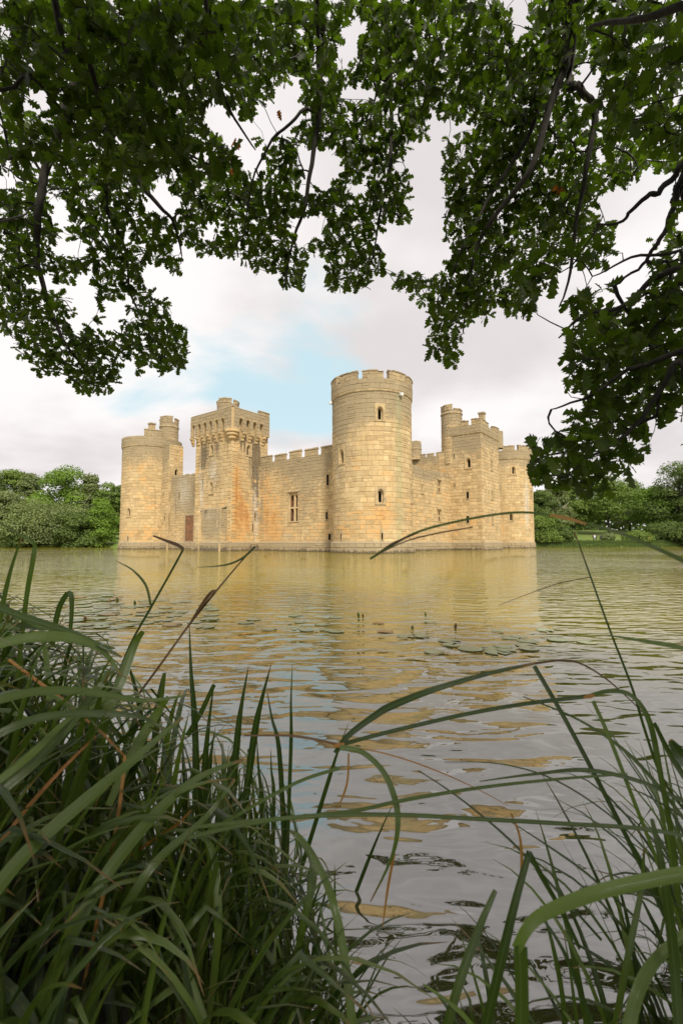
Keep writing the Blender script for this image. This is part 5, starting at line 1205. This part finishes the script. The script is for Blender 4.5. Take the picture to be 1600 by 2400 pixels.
# -- traced blades of the left clump
H = [([(-60, 1500, .95), (40, 1470, 1.), (150, 1465, 1.05), (230, 1492, 1.1), (278, 1550, 1.1)], 34, None, (.9, 1, .2), .8), ([(-60, 2110, .62), (60, 1960, .7), (200, 1835, .8), (330, 1725, .9), (420, 1648, 1.0)], 38, None, (1, 1, .3), .75),
 ([(-40, 1850, .8), (60, 1770, .85), (160, 1665, .9), (240, 1560, .95), (262, 1530, 1.0)], 30, None, (1, 1, .4), .6), ([(-30, 1815, .7), (60, 1745, .8), (160, 1650, .9), (260, 1585, 1.0)], 20, None, (1, 1, .2), 1.0),
 ([(-40, 1620, .8), (80, 1590, .85), (200, 1590, .9), (330, 1610, .95), (440, 1595, 1.0)], 26, None, (1, 1, .2), .7), ([(-30, 1700, .75), (90, 1650, .8), (230, 1640, .9), (330, 1650, 1.), (400, 1690, 1.)], 24, None, (1, 1, .2), .5),
 ([(60, 2380, .7), (200, 2080, .75), (330, 1900, .85), (450, 1790, .95), (560, 1745, 1.05)], 36, None, (1, 1, .25), .7), ([(190, 2390, .75), (260, 2150, .8), (350, 1990, .85), (470, 1880, .95), (540, 1790, 1.)], 28, None, (1, 1, .3), .65),
 ([(250, 1850, 1.0), (300, 1740, 1.05), (360, 1640, 1.1), (388, 1600, 1.1)], 34, None, (.6, 1, .4), .8), ([(300, 1930, 1.), (305, 1880, 1.), (330, 1850, 1.), (318, 1960, 1.), (303, 2050, 1.)], 24, None, (.8, 1, .1), .8),
 ([(475, 2360, .95), (500, 2150, .95), (495, 2000, 1.), (480, 1940, 1.05), (455, 1920, 1.1)], 24, None, (.9, 1, .6), .8), ([(230, 1720, 1.2), (245, 1640, 1.2), (280, 1560, 1.25), (310, 1480, 1.3), (330, 1450, 1.3)], 30, None, (.8, 1, .5), .7),
 ([(40, 1560, 1.3), (60, 1380, 1.3), (76, 1285, 1.3), (78, 1250, 1.3), (40, 1225, 1.25), (-20, 1190, 1.2)], 12, None, (1, 1, .3), .6), ([(120, 1480, 1.3), (135, 1400, 1.3), (160, 1362, 1.3), (165, 1400, 1.3), (160, 1470, 1.3)], 16, None, (1, 1, .6), .3),
 ([(-20, 1390, 1.1), (60, 1420, 1.1), (180, 1460, 1.1), (280, 1510, 1.1)], 24, None, (1, 1, .3), .3), ([(0, 1440, 1.1), (100, 1440, 1.15), (220, 1480, 1.2), (265, 1490, 1.2)], 20, None, (1, 1, .3), .5),
 ([(-20, 1560, 1.2), (5, 1400, 1.2), (25, 1310, 1.2), (50, 1235, 1.2)], 13, None, (1, 1, .3), .5), ([(650, 2390, 1.0), (690, 2150, 1.), (720, 2000, 1.05), (690, 1930, 1.1), (665, 1910, 1.15)], 24, None, (.9, 1, .5), .6),
 ([(810, 2380, .8), (790, 2200, .85), (760, 2060, .9), (715, 1960, 1.), (680, 1915, 1.05)], 26, None, (1., 1, .6), .8)]
for pts, w_, kd, tp_, tn in H: hero(left, pts, w_, kd, tp_, tn)
for pts, w_ in (([(20, 1515, 1.), (80, 1560, 1.), (150, 1612, 1.), (230, 1680, 1.), (285, 1735, 1.)], 9), ([(-20, 1965, .8), (60, 1860, .85), (140, 1770, .9), (222, 1690, .95)], 11), ([(287, 1735, 1.), (275, 1850, .95), (245, 2020, .9), (205, 2200, .85), (172, 2380, .8)], 11), ([(250, 2000, 1.), (330, 1945, 1.), (400, 1900, 1.), (440, 1860, 1.)], 9), ([(-10, 2060, .8), (15, 2010, .8), (25, 1975, .8)], 9)):
    hero(left, pts, w_, SEDGEDRY, (.8, 1, .5))
# flowering stalks standing over the water
hero(left, [(235, 1690, 1.35), (262, 1580, 1.35), (300, 1480, 1.4), (350, 1390, 1.4), (395, 1310, 1.4), (421, 1262, 1.4)], 6, SEDGE, (1, 1, .9), .0, name='stalk')
hero(left, [(421, 1262, 1.4), (408, 1253, 1.4), (385, 1244, 1.4), (352, 1231, 1.4)], 11, SEDGEBROWN, (.9, 1, .4), name='dry_tip')
hero(left, [(300, 1620, 1.4), (370, 1525, 1.4), (435, 1435, 1.45), (495, 1360, 1.45), (545, 1300, 1.5), (586, 1254, 1.5)], 5.5, SEDGEBROWN, (1.1, 1, .6), name='stalk')
hero(left, [(432, 1440, 1.44), (462, 1392, 1.44), (485, 1362, 1.44), (498, 1358, 1.44)], 10, SEDGEBROWN, (.4, 1, .8), name='sheath')
hero(left, [(586, 1256, 1.5), (560, 1280, 1.5), (530, 1295, 1.5), (495, 1301, 1.5), (452, 1303, 1.5)], 6, SEDGE, (.9, 1, .2), .3)
hero(left, [(346, 1390, 1.4), (335, 1345, 1.4), (305, 1310, 1.4), (266, 1288, 1.4)], 7, SEDGE, (.9, 1, .2), .4)
left.done()
# -- upright blades in the shallows
mid = Clump('sedge_clump', (-.3, 1.4, 0), 'clump of upright spear like blades standing in the water in the middle')
for a, b, c_, w_ in (((435, 1432), (446, 1650), (462, 2050), 17), ((492, 1568), (470, 1760), (455, 2050), 18), ((571, 1530), (545, 1690), (515, 2080), 18), ((623, 1525), (585, 1680), (530, 2080), 19), ((672, 1518), (668, 1700), (655, 2080), 10), ((612, 1580), (640, 1720), (660, 2080), 13), ((622, 1720), (628, 1820), (625, 2080), 9), ((590, 1690), (600, 1830), (610, 2080), 12), ((495, 1670), (480, 1780), (470, 2080), 15), ((545, 1690), (520, 1810), (500, 2060), 16), ((800, 1662), (755, 1790), (690, 2000), 11), ((905, 1840), (840, 1990), (760, 2200), 8), ((560, 1760), (575, 1880), (580, 2080), 14), ((650, 1760), (655, 1900), (640, 2080), 12), ((375, 1545), (360, 1640), (350, 1800), 18), ((420, 1690), (425, 1800), (420, 2000), 15)):
    hero(mid, [(c_[0], c_[1], 1.42), ((b[0]+c_[0])/2, (b[1]+c_[1])/2, 1.43), (b[0], b[1], 1.45), ((a[0]+b[0])/2-2, (a[1]+b[1])/2, 1.46), (a[0], a[1], 1.48)], w_*1.25, None, (1, .95, .06), rgs.uniform(0, .2))
hero(mid, [(430, 1690, 1.42), (460, 1640, 1.42), (492, 1572, 1.42)], 16, None, (1, 1, .8), .3); hero(mid, [(340, 1760, 1.4), (365, 1640, 1.4), (378, 1545, 1.4)], 16, None, (1, 1, .6), .5)
k = 0
while k < 430:
    x = rgs.uniform(-.50, .02); y = rgs.uniform(1.02, 1.75)
    if x > -.1 and y > 1.3: continue
    P, W_, fc_ = grown(x, y, -.08, rgs.uniform(.22, .62)*(1.1 if x < -.2 else .75), rgs.uniform(0, 6.28), rgs.uniform(.02, .4), rgs.choice([.3, 1.6]), rgs.uniform(.006, .012))
    if over(P): continue
    mid.add(P, W_, fc_, fold=rgs.uniform(.2, .5), twist=rgs.normal(0, .4)); k += 1
# long bent blades and stalks reaching out to the right
hero(mid, [(770, 1730, .95), (800, 1690, .95), (860, 1645, .95), (900, 1622, .95), (1000, 1583, .95), (1120, 1548, .97), (1228, 1524, 1.)], 24, None, (.6, 1, .35), .15); hero(mid, [(1228, 1524, 1.), (1310, 1518, 1.), (1380, 1552, 1.), (1450, 1612, 1.), (1500, 1665, 1.)], 7, SEDGEBROWN, (1, .8, .3))
hero(mid, [(470, 1915, .9), (620, 1830, .9), (700, 1790, .9), (780, 1765, .9)], 9, None, (1, 1, 1), .6, name='stalk')
hero(mid, [(560, 1690, .95), (660, 1690, .95), (730, 1700, .95), (778, 1712, .95)], 7, SEDGEBROWN, (.6, 1, 1), name='stalk')
hero(mid, [(778, 1712, .95), (900, 1680, .95), (1060, 1643, .95), (1200, 1618, .95), (1350, 1600, .95)], 11, None, (1, 1, 1), .2, name='stalk'); hero(mid, [(1350, 1600, .95), (1400, 1588, .94), (1450, 1600, .93), (1490, 1660, .92), (1515, 1780, .9), (1545, 1950, .88), (1560, 2100, .86)], 18, None, (.7, 1, .8), .6)
hero(mid, [(780, 1718, .9), (830, 1728, .9), (880, 1775, .9), (908, 1845, .88), (912, 1910, .86), (895, 1980, .85), (850, 2072, .84)], 21, None, (.8, 1, .15), .7); hero(mid, [(905, 1960, .86), (890, 2040, .86), (878, 2130, .86)], 7, SEDGEDRY, (1, 1, .3))
hero(mid, [(800, 1730, .9), (798, 1790, .9), (785, 1835, .9), (770, 1860, .9)], 6, SEDGEDRY, (.8, 1, .3))
hero(mid, [(778, 1712, .95), (880, 1730, .95), (980, 1762, .95), (1080, 1805, .95), (1165, 1850, .95)], 5, SEDGEDRY, (.7, .8, .3), name='stalk')
hero(mid, [(430, 1925, .82), (560, 1895, .82), (700, 1876, .82), (900, 1872, .82), (1100, 1882, .82), (1300, 1893, .82), (1480, 1905, .82), (1640, 1935, .82)], 11, None, (1, 1, 1), .5, name='stalk')
hero(mid, [(450, 1900, .85), (600, 1885, .85), (800, 1865, .86), (930, 1838, .86), (1100, 1810, .86), (1280, 1790, .86), (1440, 1778, .86)], 10, None, (1, 1, .6), .6, name='stalk')
for nd in ((778, 1712), (1352, 1600)):
    hero(mid, [(nd[0]-13, nd[1]+3, .945), (nd[0], nd[1], .945), (nd[0]+13, nd[1]-3, .945)], 15, SEDGEDRY, (.5, 1, .5), n=3, name='node')
mid.done()
# -- right clump, close to the lens
right = Clump('sedge_clump', (.6, .9, .2), 'loose clump of green sedge at the lower right corner close to the lens')
R = [([(1195, 2420, .52), (1195, 2280, .52), (1192, 2170, .52)], 44, (1, 1, 1), .5), ([(1185, 2180, .52), (1230, 2112, .52), (1340, 2062, .52), (1450, 2032, .52), (1640, 1995, .52)], 40, (.7, 1, 1), 1.0), ([(1010, 2420, .7), (1050, 2270, .72), (1100, 2130, .75), (1137, 2045, .78)], 27, (1, 1, .5), .5), ([(1100, 2420, .72), (1135, 2270, .72), (1180, 2080, .74), (1215, 1955, .76)], 28, (1, 1, .6), .3), ([(1213, 1958, .76), (1245, 2020, .76), (1290, 2100, .78), (1330, 2180, .78)], 22, (.8, 1, .6), .2),
 ([(1430, 2420, .55), (1460, 2290, .57), (1510, 2200, .6), (1620, 2110, .62)], 34, (1, 1, .7), .8), ([(1560, 2420, .55), (1545, 2200, .58), (1520, 2000, .6), (1495, 1880, .62)], 30, (1, 1, .4), .4), ([(1225, 1530, 1.), (1300, 1660, .97), (1400, 1850, .93), (1480, 2010, .9), (1560, 2180, .86)], 16, (1., 1, .9), .2), ([(1200, 1600, 1.05), (1330, 1655, 1.), (1450, 1740, .95), (1568, 1880, .9), (1640, 1980, .88)], 11, (.3, 1, 1), .5),
 ([(1360, 1610, .95), (1400, 1700, .93), (1450, 1830, .9), (1500, 1960, .88), (1570, 2150, .85)], 13, (1, 1, .8), .9), ([(1500, 1660, .9), (1540, 1740, .9), (1600, 1830, .88)], 20, (.6, 1, 1), .3), ([(1100, 1795, .9), (1230, 1778, .9), (1350, 1770, .9), (1480, 1800, .9), (1600, 1860, .9)], 12, (.2, 1, 1), .4), ([(1390, 1458, .75), (1470, 1472, .74), (1560, 1488, .73), (1640, 1510, .72)], 17, (.15, 1, 1), .9),
 ([(1400, 2420, .8), (1440, 2200, .82), (1470, 2050, .85), (1478, 1950, .86)], 18, (1, 1, .3), .7), ([(1300, 2420, .8), (1290, 2290, .8), (1265, 2160, .82), (1240, 2080, .84)], 16, (1, 1, .3), .5), ([(1590, 1760, .55), (1560, 1740, .55), (1535, 1700, .55)], 60, (1, 1, .3), .1), ([(1380, 2420, .7), (1350, 2330, .72), (1290, 2180, .74), (1230, 2090, .76)], 16, (1, 1, .4), .1), ([(970, 2260, .7), (1050, 2320, .7), (1120, 2400, .7)], 14, (.3, 1, 1), 1.)]
for pts, w_, tp_, tn in R: hero(right, pts, w_, None, tp_, tn)
hero(right, [(1585, 1880, 1.), (1520, 1790, 1.), (1480, 1680, 1.), (1450, 1580, 1.), (1400, 1450, 1.), (1355, 1325, 1.02), (1318, 1222, 1.04)], 7, None, (1.3, 1, .5), .3, name='stalk'); hero(right, [(1355, 1326, 1.02), (1290, 1338, 1.02), (1230, 1358, 1.02), (1145, 1390, 1.02)], 3, SEDGEBROWN, (1, .8, .4), name='stalk')
hero(right, [(1640, 1330, .62), (1568, 1290, .64), (1500, 1258, .66), (1400, 1218, .68), (1270, 1186, .72), (1180, 1178, .75), (1060, 1196, .8), (950, 1226, .82), (850, 1284, .84)], 10, None, (1.5, .8, .8), .6, name='stalk')
hero(right, [(1345, 1204, .695), (1300, 1191, .70), (1262, 1184, .71)], 11, SEDGEDRY, (.7, 1, .7), n=4, name='dry_patch'); hero(right, [(1085, 1211, .8), (1000, 1226, .81), (930, 1244, .82), (865, 1275, .83)], 5, SEDGEBROWN, (.7, 1, .4), name='dry_tip'); hero(right, [(960, 1224, .815), (900, 1250, .83), (852, 1283, .845)], 7, SEDGEBROWN, (.5, 1, .3), name='dry_tip')
hero(right, [(1172, 1868, .85), (1192, 1920, .84), (1197, 1985, .83), (1190, 2060, .82), (1174, 2135, .82)], 8, SEDGEDRY, (.7, 1, .4))
hero(right, [(960, 1770, 1.), (1050, 1830, .98), (1170, 1930, .95), (1290, 2060, .9), (1380, 2160, .88)], 7, None, (.4, 1, 1), .1); hero(right, [(1160, 1880, .95), (1260, 1945, .92), (1350, 2010, .9), (1460, 2110, .88)], 7, None, (.3, 1, 1), .2); hero(right, [(1020, 1750, 1.), (1150, 1755, 1.), (1280, 1795, .97), (1420, 1890, .95), (1520, 2000, .9)], 5, None, (.3, 1, 1), .2)
k = 0
while k < 460:
    x = rgs.uniform(.22, 1.5); y = rgs.uniform(.72, 1.45)
    if y > near_edge(x)+.18: continue
    z0 = max(ground_h(x, y)-.02, -.05); P, W_, fc_ = grown(x, y, z0, rgs.uniform(.28, .66)*(.6+.5*min(1, max(0, x-.25)/.5)), rgs.uniform(1.2, 5.2), rgs.uniform(.03, .4), rgs.choice([rgs.uniform(.3, .8), rgs.uniform(1.2, 2.2)]), rgs.uniform(.007, .014))
    if near_cam(P, .45): continue
    right.add(P, W_, fc_, fold=rgs.uniform(.2, .5), twist=rgs.normal(0, .4)); k += 1
right.done()
